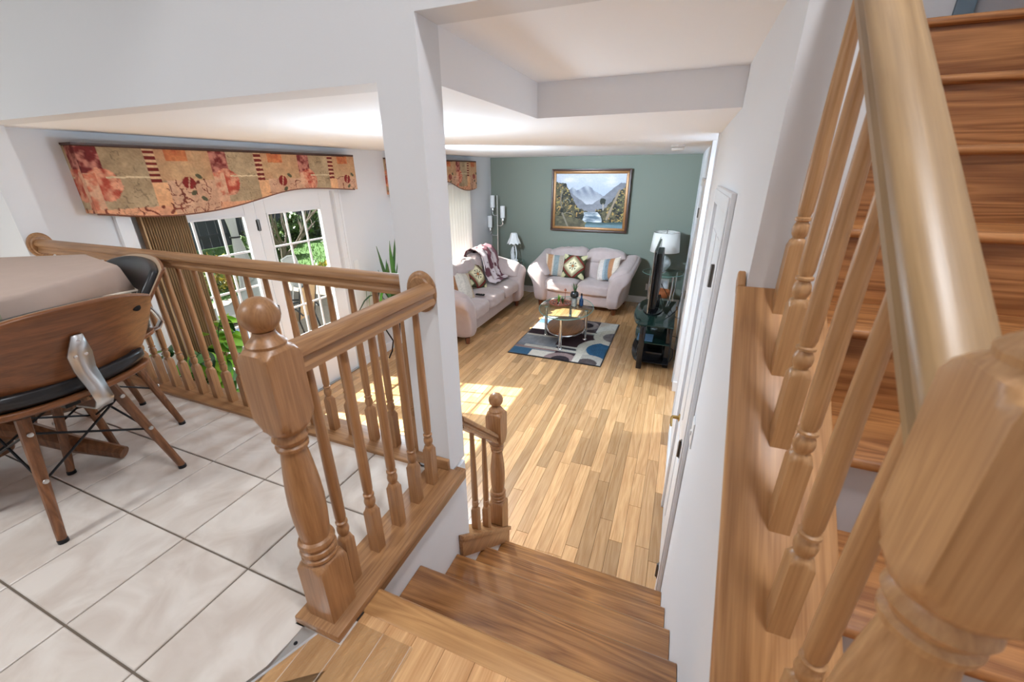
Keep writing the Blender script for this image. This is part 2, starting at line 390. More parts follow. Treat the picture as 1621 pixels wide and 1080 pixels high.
m = MB(); m.prism([(.295, -1.1), (1.09, -1.1), (1.09, .82*1.09-.0786), (.295, .82*.295-.0786)], 0, XW, .305)
struct(m.build('wall_knee', 'wall'), 'white sloping half wall under the wide oak cap')
m = MB(); m.box(-.85, XL, .45, 1.22, LIV, -.021)
m.prism([(1.22, LIV), (1.60, LIV), (1.60, -.347-.88*(1.60-1.12)-.03), (1.22, -.347-.88*.10-.03)], 0, -.80, XL)
struct(m.build('wall_stair', 'wall'), 'white wall beside the lower stairs under the kitchen railing')
boxes('wall_kitchen_base', 'wall', 'white wall under the kitchen floor edge', [(-3.40, -.85, 1.10, 1.22, LIV, -.021)])
boxes('wall_column', 'wall', 'white square column between kitchen and stairs', [(-.852, XL, 1.104, 1.22, 0, CEIL)])
boxes('wall_header', 'wall', 'white header wall above the kitchen railing', [(-4.6, XL, 1.104, 1.22, CEIL, 2.44), (XL, .305, 1.104, 1.22, 1.481, 3.6), (-4.6, -3.30, 1.104, 1.22, 0, CEIL)])
boxes('wall_kitchen_left', 'wall', 'white kitchen wall with a side window', [
    (-4.72, -4.6, -3.2, -.75, 0, 2.44), (-4.72, -4.6, .62, 1.22, 0, 2.44), (-4.72, -4.6, -.75, .62, 0, .85), (-4.72, -4.6, -.75, .62, 1.7, 2.44)])
boxes('wall_stairwell', 'wall', 'white wall on the far side of the upper stairs', [(1.25, 1.37, -3.2, 4.2, -.2, 3.6)])
boxes('wall_kitchen_back', 'wall', 'white wall behind the camera with a wide window', [
    (-4.72, 1.37, -3.32, -3.2, -.2, .9), (-4.72, 1.37, -3.32, -3.2, 2.1, 3.7), (-4.72, -3.4, -3.32, -3.2, .9, 2.1), (-1.4, 1.37, -3.32, -3.2, .9, 2.1)])
boxes('wall_hall', 'bluewall', 'pale blue wall of the upstairs hall', [(.305, 1.25, 3.3, 3.42, 1.596, 3.6)])
# --- ceilings
boxes('ceiling', 'ceil', 'white living room ceiling', [
    (-3.40, XL, 1.22, 7.42, CEIL, 1.59), (XL, XW, 2.10, 7.42, CEIL, 1.59)])
boxes('ceiling_entry', 'ceil', 'white ceiling of the entry hall', [(XW, 2.0, 3.28, 4.35, CEIL, 1.5)])
boxes('ceiling_stair', 'ceil', 'raised white ceiling above the lower stairs', [(XL, XW, 1.22, 2.10, 1.481, 1.59)])
boxes('ceiling_kitchen', 'ceil', 'white kitchen ceiling', [(-4.72, XL, -3.2, 1.104, 2.44, 2.56)])
boxes('ceiling_hall', 'ceil', 'white ceiling above the upper stairs', [(XL, 1.37, -3.2, 3.42, 3.6, 3.7), (XL-.12, XL, -3.2, 1.104, 2.44, 3.7)])
# bulkhead face comes from the two ceiling heights

# --- living floor of separate planks
sub = struct(MB().box(-3.40, 2.0, 1.22, 7.42, -1.2, -1.112).build('floor', 'subfloor'), 'honey oak strip floor of the living room')
rng = random.Random(3)
PW = .0832; pieces = []
x = -3.40; row = 0
while x < 1.9-.001:
    x1 = min(x+PW, 1.9); xm = (x+x1)/2
    ys = 1.22 if xm < -.80 else 1.575
    ye = 7.42
    if xm > XW: ys, ye = 3.40, 4.25
    y = ys-rng.uniform(0, .6)
    while y < ye:
        L = rng.choice([.36, .5, .62, .75, .9, 1.1, 1.3]); y1 = y+L
        a, b = max(y, ys), min(y1, ye)
        if b-a > .03: pieces.append((x, x1, a, b))
        y = y1
    x = x1; row += 1
pieces.sort(key=lambda p: (p[0]*.5+p[1]*.5+.3)**2*1.4+((p[2]+p[3])/2-1.2)**2)
rest = MB(); rr = []
for i, (a, b, c, d) in enumerate(pieces):
    r = rng.random(); r = r**1.3 if rng.random() < .6 else r
    q = MB(); g = .0007; top = LIV; bv = .0012
    q.add([(a+g, c+g, top-.012), (b-g, c+g, top-.012), (b-g, d-g, top-.012), (a+g, d-g, top-.012),
           (a+g, c+g, top-bv), (b-g, c+g, top-bv), (b-g, d-g, top-bv), (a+g, d-g, top-bv),
           (a+g+bv, c+g+bv, top), (b-g-bv, c+g+bv, top), (b-g-bv, d-g-bv, top), (a+g+bv, d-g-bv, top)],
          [(0, 1, 5, 4), (1, 2, 6, 5), (2, 3, 7, 6), (3, 0, 4, 7), (4, 5, 9, 8), (5, 6, 10, 9), (6, 7, 11, 10), (7, 4, 8, 11), (8, 9, 10, 11)])
    if i < 300: q.build('plank', 'plank', sub, rnd=r)
    else: rest.add(q.v, q.f); rr += [r]*9
if rest.v:
    o = rest.build('planks_rest', 'plank', sub, rnd=rr); o['kind'] = 'stuff'
    o.name = 'distant_planks'

# --- kitchen floor: tiles
kf = struct(MB().box(-4.6, -.80, -3.2, 1.10, -.2, -.006).build('floor_kitchen', 'grout'), 'beige ceramic tile floor of the kitchen')
TP = .2972; TX0 = -1.07; TY0 = .2145
# strip line between tile and landing wood: X = sx(Y) for Y < .445
def sx(y): return -.722+(y-.456)*.40
def tl_(y): return min(-.773, sx(y)-.013)
def clip(poly, fn):
    out = []
    for i in range(len(poly)):
        p, q = poly[i], poly[(i+1) % len(poly)]; a, b = fn(p), fn(q)
        if a >= 0: out.append(p)
        if (a >= 0) != (b >= 0):
            t = a/(a-b); out.append((p[0]+(q[0]-p[0])*t, p[1]+(q[1]-p[1])*t))
    return out
g = .0028
for i in range(-11, 3):
    for j in range(-4, 4):
        x0, x1 = TX0+i*TP+g, TX0+(i+1)*TP-g; y0, y1 = TY0+j*TP+g, TY0+(j+1)*TP-g
        if y0 > 1.09: continue
        y1 = min(y1, 1.098); poly = [(x0, y0), (x1, y0), (x1, y1), (x0, y1)]
        if x0 > -1.1:
            poly = clip(poly, lambda p: tl_(p[1])-.001-p[0] if p[1] < .445 else -.802-p[0])
            if y0 < .445 < y1:
                poly = [(x0, y0)]+[(min(x1, tl_(t)-.001), t) for t in np.linspace(y0, .4445, 6)]+[(-.802, .4445), (-.802, y1), (x0, y1)]
        if len(poly) < 3: continue
        mm = MB(); n = len(poly); cx = sum(p[0] for p in poly)/n; cy = sum(p[1] for p in poly)/n
        inn = [(cx+(p[0]-cx)*.985, cy+(p[1]-cy)*.985) for p in poly]
        mm.add([(p[0], p[1], -.008) for p in poly]+[(p[0], p[1], -.0022) for p in poly]+[(p[0], p[1], 0) for p in inn],
               [(k, (k+1) % n, (k+1) % n+n, k+n) for k in range(n)]+[(k+n, (k+1) % n+n, (k+1) % n+2*n, k+2*n) for k in range(n)]+[tuple(2*n+k for k in range(n))])
        mm.build('tile', 'tile', kf)
# --- landing floor: boards + nosing + metal strip
lf = struct(MB().box(-.80, 1.25, -3.2, -1.2, -.2, 0).box(-1.35, 1.25, -1.2, .445, -.2, -.0125).box(-.66, XW, .445, .60, -.2, -.0125).build('floor_landing', 'subfloor'), 'honey oak boards of the stair landing')
x = -1.4; rng = random.Random(11)
while x < 1.2:
    for (ya, yb) in ((-1.2, rng.uniform(-.5, .1)), (None, .445)):
        if ya is None: ya = last
        last = yb
        xa, xb = x+.0006, x+PW-.0006
        ye = .534 if (ya > -1 and xa > -.66) else yb
        if xb > XW and ye > .445: ye = .30
        poly = [(xa, ya), (xb, ya), (xb, ye), (xa, ye)]
        poly = clip(poly, lambda p: p[0]-sx(min(p[1], .445)))
        if len(poly) < 3 or ye <= ya: continue
        mm = MB(); mm.prism(poly, 2, -.012, 0); mm.build('board', 'plank', lf, rnd=.5+.4*rng.random())
    x += PW
m = MB(); m.prism([(.534, -.0125), (.60, -.03), (.607, -.022), (.61, -.012), (.607, -.002), (.60, .004), (.54, .004), (.534, .001)], 0, -.655, XW)
m.build('landing_nosing', 'oakrx', lf, smooth=True)
ys_ = list(np.linspace(.4435, -.9, 14)); strip = MB(); n = len(ys_)
strip.add([(tl_(y), y, .002) for y in ys_]+[(sx(y)-.003, y, .004) for y in ys_]+[(sx(y)+.004, y, -.003) for y in ys_]+[(tl_(y)-.0005, y, -.004) for y in ys_],
          [(k*n+i, k*n+i+1, (k+1)*n+i+1, (k+1)*n+i) for k in range(3) for i in range(n-1)])
st = tag(strip.build('transition_strip', 'steel'), 'silver metal transition strip between kitchen tile and landing boards', 'floor strip')
for y in (.405, .12, -.2): MB().lathe([(.005, 0), (.005, .0015), (.003, .002)], ((sx(y)+tl_(y))/2, y, .003), 10).build('screw', 'blackm', st)

# --- baseboards, trim
boxes('baseboard_far', 'trim', 'white baseboard under the green wall', [(-3.40, XW, 7.405, 7.42, LIV, LIV+.11), (-3.40, XW, 7.41, 7.42, LIV+.11, LIV+.118)])
boxes('baseboard_left', 'trim', 'white baseboard along the french door wall', [(-3.40, -3.387, 1.22, DY0-.09, LIV, LIV+.11), (-3.40, -3.387, DY1+.09, 7.405, LIV, LIV+.11)])
boxes('baseboard_right', 'trim', 'white baseboard along the television wall', [(XW-.014, XW, 2.53, 3.40, LIV, LIV+.11), (XW-.014, XW, 4.25, 4.42, LIV, LIV+.11), (XW-.014, XW, 5.5, 7.405, LIV, LIV+.11)])

# --- right wall doors
def wall_door(name, label, y0, y1, ztop, hinge_near, handle=True):
    r = thing(name, label, None, (XW, (y0+y1)/2, LIV), kind='structure'); del r['label']; r['label'] = label
    c = .075
    for (a, b, z0, z1) in ((y0-c, y0, LIV, ztop+c), (y1, y1+c, LIV, ztop+c), (y0, y1, ztop, ztop+c)):
        m = MB().box(XW-.018, XW, a, b, z0, z1); m.box(XW-.024, XW-.018, a+.012 if a < y0 else a, b-.012 if b > y1 else b, z0, z1-.014)
        m.build('casing', 'trim', r, bevel=.003)
    s = MB().box(XW-.008, XW-.0005, y0+.003, y1-.003, LIV+.008, ztop-.004).build('door_slab', 'trim', r)
    w = y1-y0
    for (ya, yb) in ((y0+.09, y0+w/2-.035), (y0+w/2+.035, y1-.09)):
        for (za, zb) in ((LIV+.22, LIV+.78), (LIV+.92, LIV+1.55), (LIV+1.68, ztop-.12)):
            MB().prism([(ya, za), (yb, za), (yb, zb), (ya, zb)], 0, XW-.0125, XW-.007).build('panel', 'trim', s, bevel=.004)
    hy = y0-.004 if hinge_near else y1+.004
    for z in (LIV+.2, LIV+1.0, LIV+1.82):
        h = MB(); h.tube([(XW-.03, hy, z-.045), (XW-.03, hy, z+.045)], .0065, 8); h.box(XW-.028, XW-.023, hy-.018, hy+.018, z-.042, z+.042)
        h.build('hinge', 'hinge', r, smooth=True)
    if handle:
        ky = y1-.06 if hinge_near else y0+.06; kz = LIV+.78
        m = MB(); m.lathe([(.026, 0), (.026, .006), (.012, .01), (.01, .045), (.0, .046)], (0, 0, 0), 14)
        m.xf(Matrix.Translation((XW-.008, ky, kz)) @ Matrix.Rotation(-PI/2, 4, 'Y'))
        m.tube([(XW-.05, ky, kz), (XW-.056, ky-.03, kz+.002), (XW-.055, ky-.075, kz-.006), (XW-.054, ky-.1, kz-.004)], [.009, .008, .007, .006], 8)
        m.build('door_handle', 'brass', r, smooth=True)
    return r
wall_door('door_1', 'white panelled closet door with brass lever beside the lower stairs', 1.745, 2.445, .95, True)
wall_door('door_2', 'white panelled door behind the television stand', 4.50, 5.40, .95, True, False)
boxes('trim_1', 'trim', 'white jamb of the wall opening beyond the closet door', [(XW-.012, .31, 4.235, 4.25, LIV, CEIL), (XW-.012, .31, 3.40, 3.415, LIV, CEIL), (XW-.014, .31, 4.222, 4.236, LIV, LIV+.11)])
sw = thing('light_switch', 'small white wall plate on the lower stair wall near the closet door', 'switch', (XW, 1.60, .04))
MB().box(XW-.006, XW, 1.565, 1.635, .03, .15).build('plate', 'white', sw, bevel=.002)
MB().box(XW-.012, XW-.006, 1.594, 1.606, .08, .10).build('toggle', 'white', sw)

# --- French doors in the left wall
def french(name, label, y0, y1, gy0, gy1, mirror):
    r = thing(name, label, None, (-3.42, (y0+y1)/2, LIV), kind='structure')
    X0, X1 = -3.475, -3.43; gz0, gz1 = -.74, .775
    for (a, b, z0, z1, nm) in ((y0, gy0, LIV+.01, DZ, 'stile'), (gy1, y1, LIV+.01, DZ, 'stile'), (gy0, gy1, LIV+.01, gz0, 'bottom_rail'), (gy0, gy1, gz1, DZ, 'top_rail')):
        MB().box(X0, X1, a+.001, b-.001, z0, z1).build(nm, 'trim', r)
    for (a, b, z0, z1) in ((gy0, gy0+.014, gz0, gz1), (gy1-.014, gy1, gz0, gz1), (gy0+.014, gy1-.014, gz0, gz0+.014), (gy0+.014, gy1-.014, gz1-.014, gz1)):
        MB().box(X1, X1+.008, a, b, z0, z1).build('glazing_bead', 'trim', r)
    w = gy1-gy0; nrow = 5
    for k in (1, 2): MB().box(-3.458, -3.444, gy0+w*k/3-.008, gy0+w*k/3+.008, gz0, gz1).build('muntin', 'trim', r)
    for k in range(1, nrow): MB().box(-3.4575, -3.4445, gy0, gy1, gz0+(gz1-gz0)*k/nrow-.008, gz0+(gz1-gz0)*k/nrow+.008).build('muntin', 'trim', r)
    for i in range(3):
        for k in range(nrow):
            MB().box(-3.452, -3.450, gy0+w*i/3+.008, gy0+w*(i+1)/3-.008, gz0+(gz1-gz0)*k/nrow+.008, gz0+(gz1-gz0)*(k+1)/nrow-.008).build('pane', 'glass', r)
    hy = y1 if mirror else y0
    for z in (-.85, -.1, .68):
        h = MB(); h.tube([(-3.425, hy, z-.05), (-3.425, hy, z+.05)], .007, 8); h.box(-3.431, -3.427, hy-.016, hy+.016, z-.045, z+.045); h.build('hinge', 'hinge', r, smooth=True)
    return r
french('door_3', 'white french door half covered by the tan accordion blind', 1.665, 2.590, 1.86, 2.49, True)
d4 = french('door_4', 'white french door with clear panes beside the plant stand', 2.594, 3.465, 2.69, 3.315, False)
m = MB(); m.lathe([(.022, 0), (.022, .006), (.01, .01), (.009, .04)], (0, 0, 0), 12); m.xf(Matrix.Translation((-3.43, 3.39, -.05)) @ Matrix.Rotation(PI/2, 4, 'Y'))
m.tube([(-3.385, 3.39, -.05), (-3.38, 3.34, -.045), (-3.38, 3.29, -.05)], .008, 8); m.build('door_handle', 'brass', d4, smooth=True)
cs = struct(MB().box(-3.40, -3.378, DY0-.085, DY0, LIV, DZ+.085).box(-3.40, -3.378, DY1, DY1+.085, LIV, DZ+.085).box(-3.40, -3.378, DY0, DY1, DZ, DZ+.085)
            .box(-3.378, -3.37, DY0-.085, DY0-.06, LIV, DZ+.085).box(-3.378, -3.37, DY1+.06, DY1+.085, LIV, DZ+.085).build('trim_2', 'trim'), 'white casing around the french doors')
struct(MB().box(-3.55, -3.40, DY0, DY1, LIV-.01, LIV+.008).build('trim_3', 'steel'), 'metal threshold under the french doors')

# --- window behind the sofa
w1 = thing('window_1', 'white framed window behind the sofa', None, (-3.48, 5.8, WZ0), kind='structure')
for b in ((WY0, WY0+.06, WZ0, WZ1), (WY1-.06, WY1, WZ0, WZ1), (WY0+.06, WY1-.06, WZ0, WZ0+.06), (WY0+.06, WY1-.06, WZ1-.06, WZ1), (5.77, 5.83, WZ0+.06, WZ1-.06)):
    MB().box(-3.51, -3.45, *b).build('window_frame', 'trim', w1)
for b in ((WY0+.06, 5.77), (5.83, WY1-.06)): MB().box(-3.482, -3.478, b[0], b[1], WZ0+.06, WZ1-.06).build('pane', 'glass', w1)
w2 = thing('window_2', 'kitchen side window beyond the left picture edge', None, (-4.66, -.07, .85), kind='structure')
for b in ((-.75, -.69, .85, 1.7), (.56, .62, .85, 1.7), (-.69, .56, .85, .91), (-.69, .56, 1.64, 1.7), (-.095, -.035, .91, 1.64)):
    MB().box(-4.69, -4.63, *b).build('window_frame', 'trim', w2)
for b in ((-.69, -.095), (-.035, .56)): MB().box(-4.662, -4.658, b[0], b[1], .91, 1.64).build('pane', 'glass', w2)

# ================================================================ LOWER STAIRS
lo = thing('lower_staircase', 'four varnished oak steps going down to the living room', 'stairs', (-.27, 1.1, LIV))
RUN, RISE = .249, .22
for k in range(1, 5):
    yN = .61+RUN*k+.001; z = -RISE*k
    yb = yN-RUN-.02
    m = MB(); m.prism([(yb, z-.027), (yN-.008, z-.027), (yN-.001, z-.021), (yN, z-.013), (yN-.001, z-.006), (yN-.008, z), (yb, z)], 0, XL+.002, XW-.002)
    m.build('tread', 'tread', lo, smooth=True, angle=50)
    MB().box(XL+.002, XW-.002, yN-RUN-.032, yN-RUN-.02, z, z+RISE-.027).build('riser', 'tread', lo)
MB().box(XL+.002, XW-.002, 1.607-.032, 1.607-.02, LIV, -.88-.027).build('riser', 'tread', lo)

# ================================================================ UPPER STAIRS
up = thing('upper_staircase', 'oak staircase climbing to the upstairs hall on the right', 'stairs', (.78, 1.3, 0))
for k in range(0, 8):
    Y = 2.199-.25*k; z = 1.596-.2163*k
    yb = Y+.25+.03 if k else 3.3
    m = MB(); m.prism([(yb, z-.027), (Y+.008, z-.027), (Y+.001, z-.021), (Y, z-.013), (Y+.001, z-.006), (Y+.008, z), (yb, z)], 0, .309, 1.248)
    m.build('tread', 'uptread', up, smooth=True, angle=50)
    zb = z-.2163 if k < 7 else -.01
    MB().box(.309, 1.248, Y+.022, Y+.034, zb, z-.027).build('riser', 'uptread' if k < 5 else 'riserwhite', up)
hd = thing('door_5', 'pale door casing at the top of the upper stairs', None, (1.0, 3.29, 1.596), kind='structure')
for b in ((.72, .80), (1.16, 1.24)): MB().box(b[0], b[1], 3.275, 3.30, 1.596, 3.3).build('casing', 'bluewall', hd, bevel=.004)
MB().box(.80, 1.16, 3.29, 3.30, 1.60, 3.3).build('door_slab', 'trim', hd)

# ================================================================ RAILINGS
RAIL = [(-.028, .0), (-.028, .012), (-.022, .02), (-.022, .03), (-.031, .038), (-.031, .048), (-.026, .058), (-.014, .065), (0, .067), (.014, .065), (.026, .058), (.031, .048), (.031, .038), (.022, .03), (.022, .02), (.028, .012), (.028, 0)]
BIG = .2
def baluster_mesh(name, H, mat, slope=0.0, h=.0165):
    k = H/.675
    pr = [(BIG, 0), (BIG, .03), (BIG, .15*k), (h*1.16, .157*k), (h*.98, .163*k), (h*.72, .168*k), (h*.72, .171*k), (h*.92, .178*k), (h*1.0, .188*k), (h*.9, .198*k), (h*.66, .206*k),
          (h*.95, .209*k), (h*.95, .214*k), (h*.7, .217*k), (h*.86, .23*k), (h*.9, .3*k), (h*.82, .45*k), (h*.68, .6*k), (h*.62, H)]
    m = MB(); m.lathe(pr, (0, 0, 0), 16, half=h)
    if slope:
        m.v = [(x, y, z+slope*y if (i < 16 or i >= 18*16) else z) for i, (x, y, z) in enumerate(m.v)]
    return m
NP = [(BIG, 0), (BIG, .1), (BIG, .165), (.052, .176), (.044, .184), (.036, .19), (.038, .192), (.042, .197), (.042, .204), (.036, .208), (.041, .213), (.043, .22), (.041, .227), (.036, .23), (.04, .236), (.043, .244), (.04, .252), (.033, .256), (.034, .262), (.036, .285), (.0385, .32), (.0395, .37), (.037, .42), (.032, .47), (.028, .505), (.027, .515), (.033, .519), (.034, .527), (.029, .532), (.033, .538), (.037, .546), (.034, .555), (.031, .56), (.038, .566), (.046, .576), (.054, .59), (BIG, .604), (BIG, .66), (BIG, .735), (.053, .745), (.046, .752), (.038, .757), (.036, .76), (.037, .766), (.033, .771), (.028, .775), (.023, .782), (.02, .79)]
def newel(parent, x, y, z0, matz, slope=0.0, half=.041):
    m = MB(); m.lathe(NP, (x, y, z0), 40, half=half)
    if slope: m.v = [(a, b, c+slope*(b-y) if i < 40 else c) for i, (a, b, c) in enumerate(m.v)]
    n = m.build('newel_post', matz, parent, smooth=True, origin=(x, y, z0), angle=32)
    b = MB(); R = .0365; zc = z0+.79+R*.88
    b.lathe([(max(.002, R*math.cos(t)), R*math.sin(t)) for t in np.linspace(-1.15, 1.5, 16)], (x, y, zc), 28)
    b.build('ball_finial', matz, n, smooth=True, origin=(x, y, z0+.79))
    return n
def rosette(parent, c, axis, mat, sg=1):
    m = MB(); m.lathe([(.056, 0), (.056, .006), (.05, .012), (.044, .013), (.04, .018), (.0, .019)], (0, 0, 0), 36)
    rot = {'x': Matrix.Rotation(sg*PI/2, 4, 'Y'), 'y': Matrix.Rotation(-sg*PI/2, 4, 'X')}[axis]
    m.v = [(x, y*1.25 if axis == 'x' else y*1.25, z) for x, y, z in m.v] if axis == 'y' else [(x*1.25, y, z) for x, y, z in m.v]
    m.xf(Matrix.Translation(c) @ rot)
    return m.build('rosette', mat, parent, smooth=True)
bal_k = baluster_mesh('baluster', .682, 'oakz').build('baluster_source', 'oakz', origin=(0, 0, 0), smooth=True)

# front kitchen railing (newel to column)
fr = thing('kitchen_stair_railing', 'oak railing with ball newel beside the lower stairs, running to the column', 'railing', (-.735, .8, 0))
m = MB(); m.box(-.802, -.655, .445, 1.102, 0.0, .026); m.build('base_board', 'oaky', fr, bevel=.004)
m = MB(); m.box(-.709, -.668, .605, 1.15, -.045, 0.0); m.build('base_lip', 'oaky', fr, bevel=.003)
newel(fr, -.728, .508, .026, 'oakz')
MB().extrude(RAIL, (-.735, .546, .703), (-.735, 1.087, .703), (1, 0, 0)).build('handrail', 'oaky', fr, smooth=True)
rosette(fr, (-.765, 1.104, .735), 'y', 'oaky', -1)
for y in (.592, .70, .806, .912, 1.012): inst(bal_k, 'baluster', fr, (-.735, y, .024))
# rear kitchen railing
rk = thing('kitchen_ledge_railing', 'long oak railing between the dining area and the french doors', 'railing', (-2.0, 1.16, 0))
m = MB(); m.box(-3.30, -.854, 1.09, 1.235, -.02, .014); m.build('base_board', 'oakx', rk, bevel=.004)
m = MB(); m.box(-.854, -.709, 1.085, 1.103, .0265, .07); m.build('column_trim', 'oakx', rk, bevel=.003)
MB().extrude(RAIL, (-3.283, 1.162, .703), (-.853, 1.162, .703), (0, 1, 0)).build('handrail', 'oakx', rk, smooth=True)
rosette(rk, (-3.30, 1.162, .735), 'x', 'oakx', 1)
for i in range(-1, 20):
    inst(bal_k, 'baluster', rk, (-1.012-.1125*i, 1.162, .014), scale=(1, 1, 1.012))
# small railing at the foot of the lower stairs
sr = thing('lower_stair_railing', 'short oak railing with ball newel at the foot of the lower stairs', 'railing', (-.735, 1.5, -.9))
cz = lambda y: -.347-.88*(y-1.12)
slopebox(MB(), -.80, -.683, 1.222, cz(1.222), 1.66, cz(1.66), .03).build('sloped_cap', 'oaky', sr, bevel=.003)
slopebox(MB(), -.7105, -.683, 1.125, cz(1.125), 1.2215, cz(1.2215), .03).build('cap_return', 'oaky', sr, bevel=.003)
slopebox(MB(), -.710, -.692, 1.125, cz(1.125)-.0305, 1.64, cz(1.64)-.0305, .095).build('skirt_board', 'oaky', sr, bevel=.002)
MB().box(-.80, -.692, 1.642, 1.656, LIV, cz(1.642)-.035).build('end_post', 'oakz', sr, bevel=.002)
newel(sr, -.735, 1.60, cz(1.60)+.002, 'oakz', slope=-.88)
MB().extrude(RAIL, (-.735, 1.222, .135), (-.735, 1.562, .135-.93*.34), (1, 0, 0)).build('handrail', 'oaky', sr, smooth=True)
bal_l = baluster_mesh('baluster', .575, 'oakz', slope=-.88).build('baluster', 'oakz', sr, origin=(0, 0, 0), smooth=True)
for i, y in enumerate((1.335, 1.45)):
    if i == 0: bal_l.location = Vector((-.735, y, cz(y)))-WL[sr]; WL[bal_l] = Vector((-.735, y, cz(y)))
    else: inst(bal_l, 'baluster', sr, (-.735, y, cz(y)))
# right railing on the sloping half wall
rr_ = thing('upper_stair_railing', 'blurred oak railing in the right foreground on the sloping half wall', 'railing', (.236, .7, .2))
rz = lambda y: .82*y-.0486
m = MB(); slopebox(m, .145, .325, .296, rz(.296), 1.0895, rz(1.0895), .03); m.build('sloped_cap', 'oakcap', rr_, bevel=.004)
slopebox(MB(), .145, .1635, 1.0905, rz(1.0905), 1.125, rz(1.125), .03).build('cap_end', 'oakcap', rr_, bevel=.004)
newel(rr_, .236, .335, rz(.335)+.001, M['oakz2'] if 'oakz2' in M else 'oakz', slope=.82)
zr = lambda y: 1.11+.85*(y-.6)-.067
MB().extrude(RAIL, (.236, .377, zr(.377)), (.236, 1.088, zr(1.088)), (1, 0, 0)).build('handrail', 'oakry', rr_, smooth=True)
bl = None
for y in (1.05, .93, .81, .69, .57, .45):
    if bl is None:
        bl = baluster_mesh('baluster', .612, 'oakz', slope=.82).build('baluster', 'oakz2', rr_, origin=(0, 0, 0), smooth=True)
        bl.location = Vector((.236, y, rz(y)))-WL[rr_]
    else: inst(bl, 'baluster', rr_, (.236, y, rz(y)))
bpy.data.objects.remove(bal_k)
# ================================================================ LIVING ROOM FURNITURE
def spline_closed(pts, n=32):
    P = [Vector(p) for p in pts]; k = len(P); out = []
    for i in range(n):
        t = i*k/n; a = int(t); f = t-a
        p0, p1, p2, p3 = P[(a-1) % k], P[a % k], P[(a+1) % k], P[(a+2) % k]
        out.append(.5*((2*p1)+(-p0+p2)*f+(2*p0-5*p1+4*p2-p3)*f*f+(-p0+3*p1-3*p2+p3)*f**3))
    return out
def loft(rings):
    m = MB(); n = len(rings[0])
    vs = [p for r in rings for p in r]
    fs = [(k*n+i, k*n+(i+1) % n, (k+1)*n+(i+1) % n, (k+1)*n+i) for k in range(len(rings)-1) for i in range(n)]
    fs += [tuple(range(n-1, -1, -1)), tuple((len(rings)-1)*n+i for i in range(n))]
    return m.add(vs, fs)
def make_sofa(name, label, cat, W, nseat, loc, rz):
    # local frame: faces -y, x across, floor z=0 ; built at the origin and then moved
    r = thing(name, label, cat, (0, 0, 0))
    hw = W/2; D = .88; F = -.44
    MB().add(*(lambda m: (m.v, m.f))(puff((0, .04, .20), (W, .74, .23), 9, 13, 1, .006))).build('base', 'sofa', r, smooth=True, merge=True, angle=80)
    for sx_ in (-1, 1):
        for y in (F+.1, .34):
            m = MB(); m.lathe([(.028, 0), (.038, .05), (.042, .095)], (sx_*(hw-.08), y, 0), 4); m.build('foot', 'footwood', r)
        rings = []
        for t in np.linspace(0, 1, 12):
            y = F+.02+t*(D-.12); dz = .17*t**1.3; e = .0
            sh = 1-.10*max(0, .12-t)/.12
            prof = [(-.13, .12), (.0, .1), (.06, .14), (.085, .34), (.14, .50+dz), (.215, .60+dz), (.2, .685+dz), (.1, .715+dz), (-.03, .66+dz), (-.11, .57+dz*.8), (-.14, .4)]
            rings.append([Vector((sx_*(hw-.06+p.x*sh), y, .38+(p.y-.38)*sh)) for p in spline_closed([(a, b, 0) for a, b in prof], 36)])
        # rounded front
        f0 = rings[0]; c = sum(f0, Vector())/len(f0)
        rings = [[c+(p-c)*.55+Vector((0, -.035, 0)) for p in f0], [c+(p-c)*.86+Vector((0, -.028, 0)) for p in f0]]+rings
        a = loft(rings).build('arm', 'sofa', r, smooth=True, angle=85)
        rp = []
        for t in np.linspace(0.04, .9, 10):
            y = F+.02+t*(D-.12); dz = .17*t**1.3
            prof = [(.19, .63+dz), (.16, .72+dz), (.06, .745+dz), (-.06, .69+dz), (-.15, .57+dz*.8), (-.13, .53+dz*.8), (0, .62+dz), (.12, .64+dz)]
            w = 1-.35*max(0, .15-t)/.15
            rp.append([Vector((sx_*(hw-.06+p.x*w), y, .6+(p.y-.6)*w)) for p in spline_closed([(q, b, 0) for q, b in prof], 28)])
        loft(rp).build('arm_pad', 'sofa', a, smooth=True, angle=85)
    # back frame
    puff((0, .30, .56), (W-.05, .17, .66), 8, 11, 3, .006).build('back_frame', 'sofa', r, smooth=True, merge=True, angle=85)
    iw = W-.26
    for k in range(nseat):
        w = iw/nseat; x = -iw/2+w*(k+.5)
        def shp(q, w=w):
            q = q.copy(); crown = (1-(q[:, 0]/(w/2))**2)*(1-(q[:, 1]/.33)**2); q[:, 2] += np.where(q[:, 2] > 0, .025*np.clip(crown, 0, 1), 0)
            q[:, 2] += np.where(q[:, 1] < -.2, .004*np.sin(q[:, 0]*55)*np.clip((-q[:, 1]-.2)/.12, 0, 1), 0)
            return q
        puff((x, -.10, .39), (w-.006, .66, .19), 6, 17, 5+k, .008, 8, shp).build('seat_cushion', 'sofa', r, smooth=True, merge=True, angle=85)
    for k in range(nseat):
        w = (iw+.12)/nseat; x = -(iw+.12)/2+w*(k+.5)
        def shp2(q, k=k):
            q = q.copy(); q[:, 1] += q[:, 2]*.22
            q[:, 1] += .012*np.sin(q[:, 0]*23+q[:, 2]*9+k*2)*np.where(q[:, 1] < 0, 1, 0); q[:, 2] += .02*np.sin(q[:, 0]*6+k*1.7)
            return q
        b = puff((x, .15, .62), (w+.01, .2, .40), 4, 15, 9+k, .022, 9, shp2).build('back_cushion', 'sofa', r, smooth=True, merge=True, angle=85)
        puff((x, .19, .84), (w+.03, .26, .24), 3.2, 15, 19+k, .028, 11, shp2).build('head_roll', 'sofa', b, smooth=True, merge=True, angle=85)
    r.rotation_euler = (0, 0, rz); r.location = loc; return r
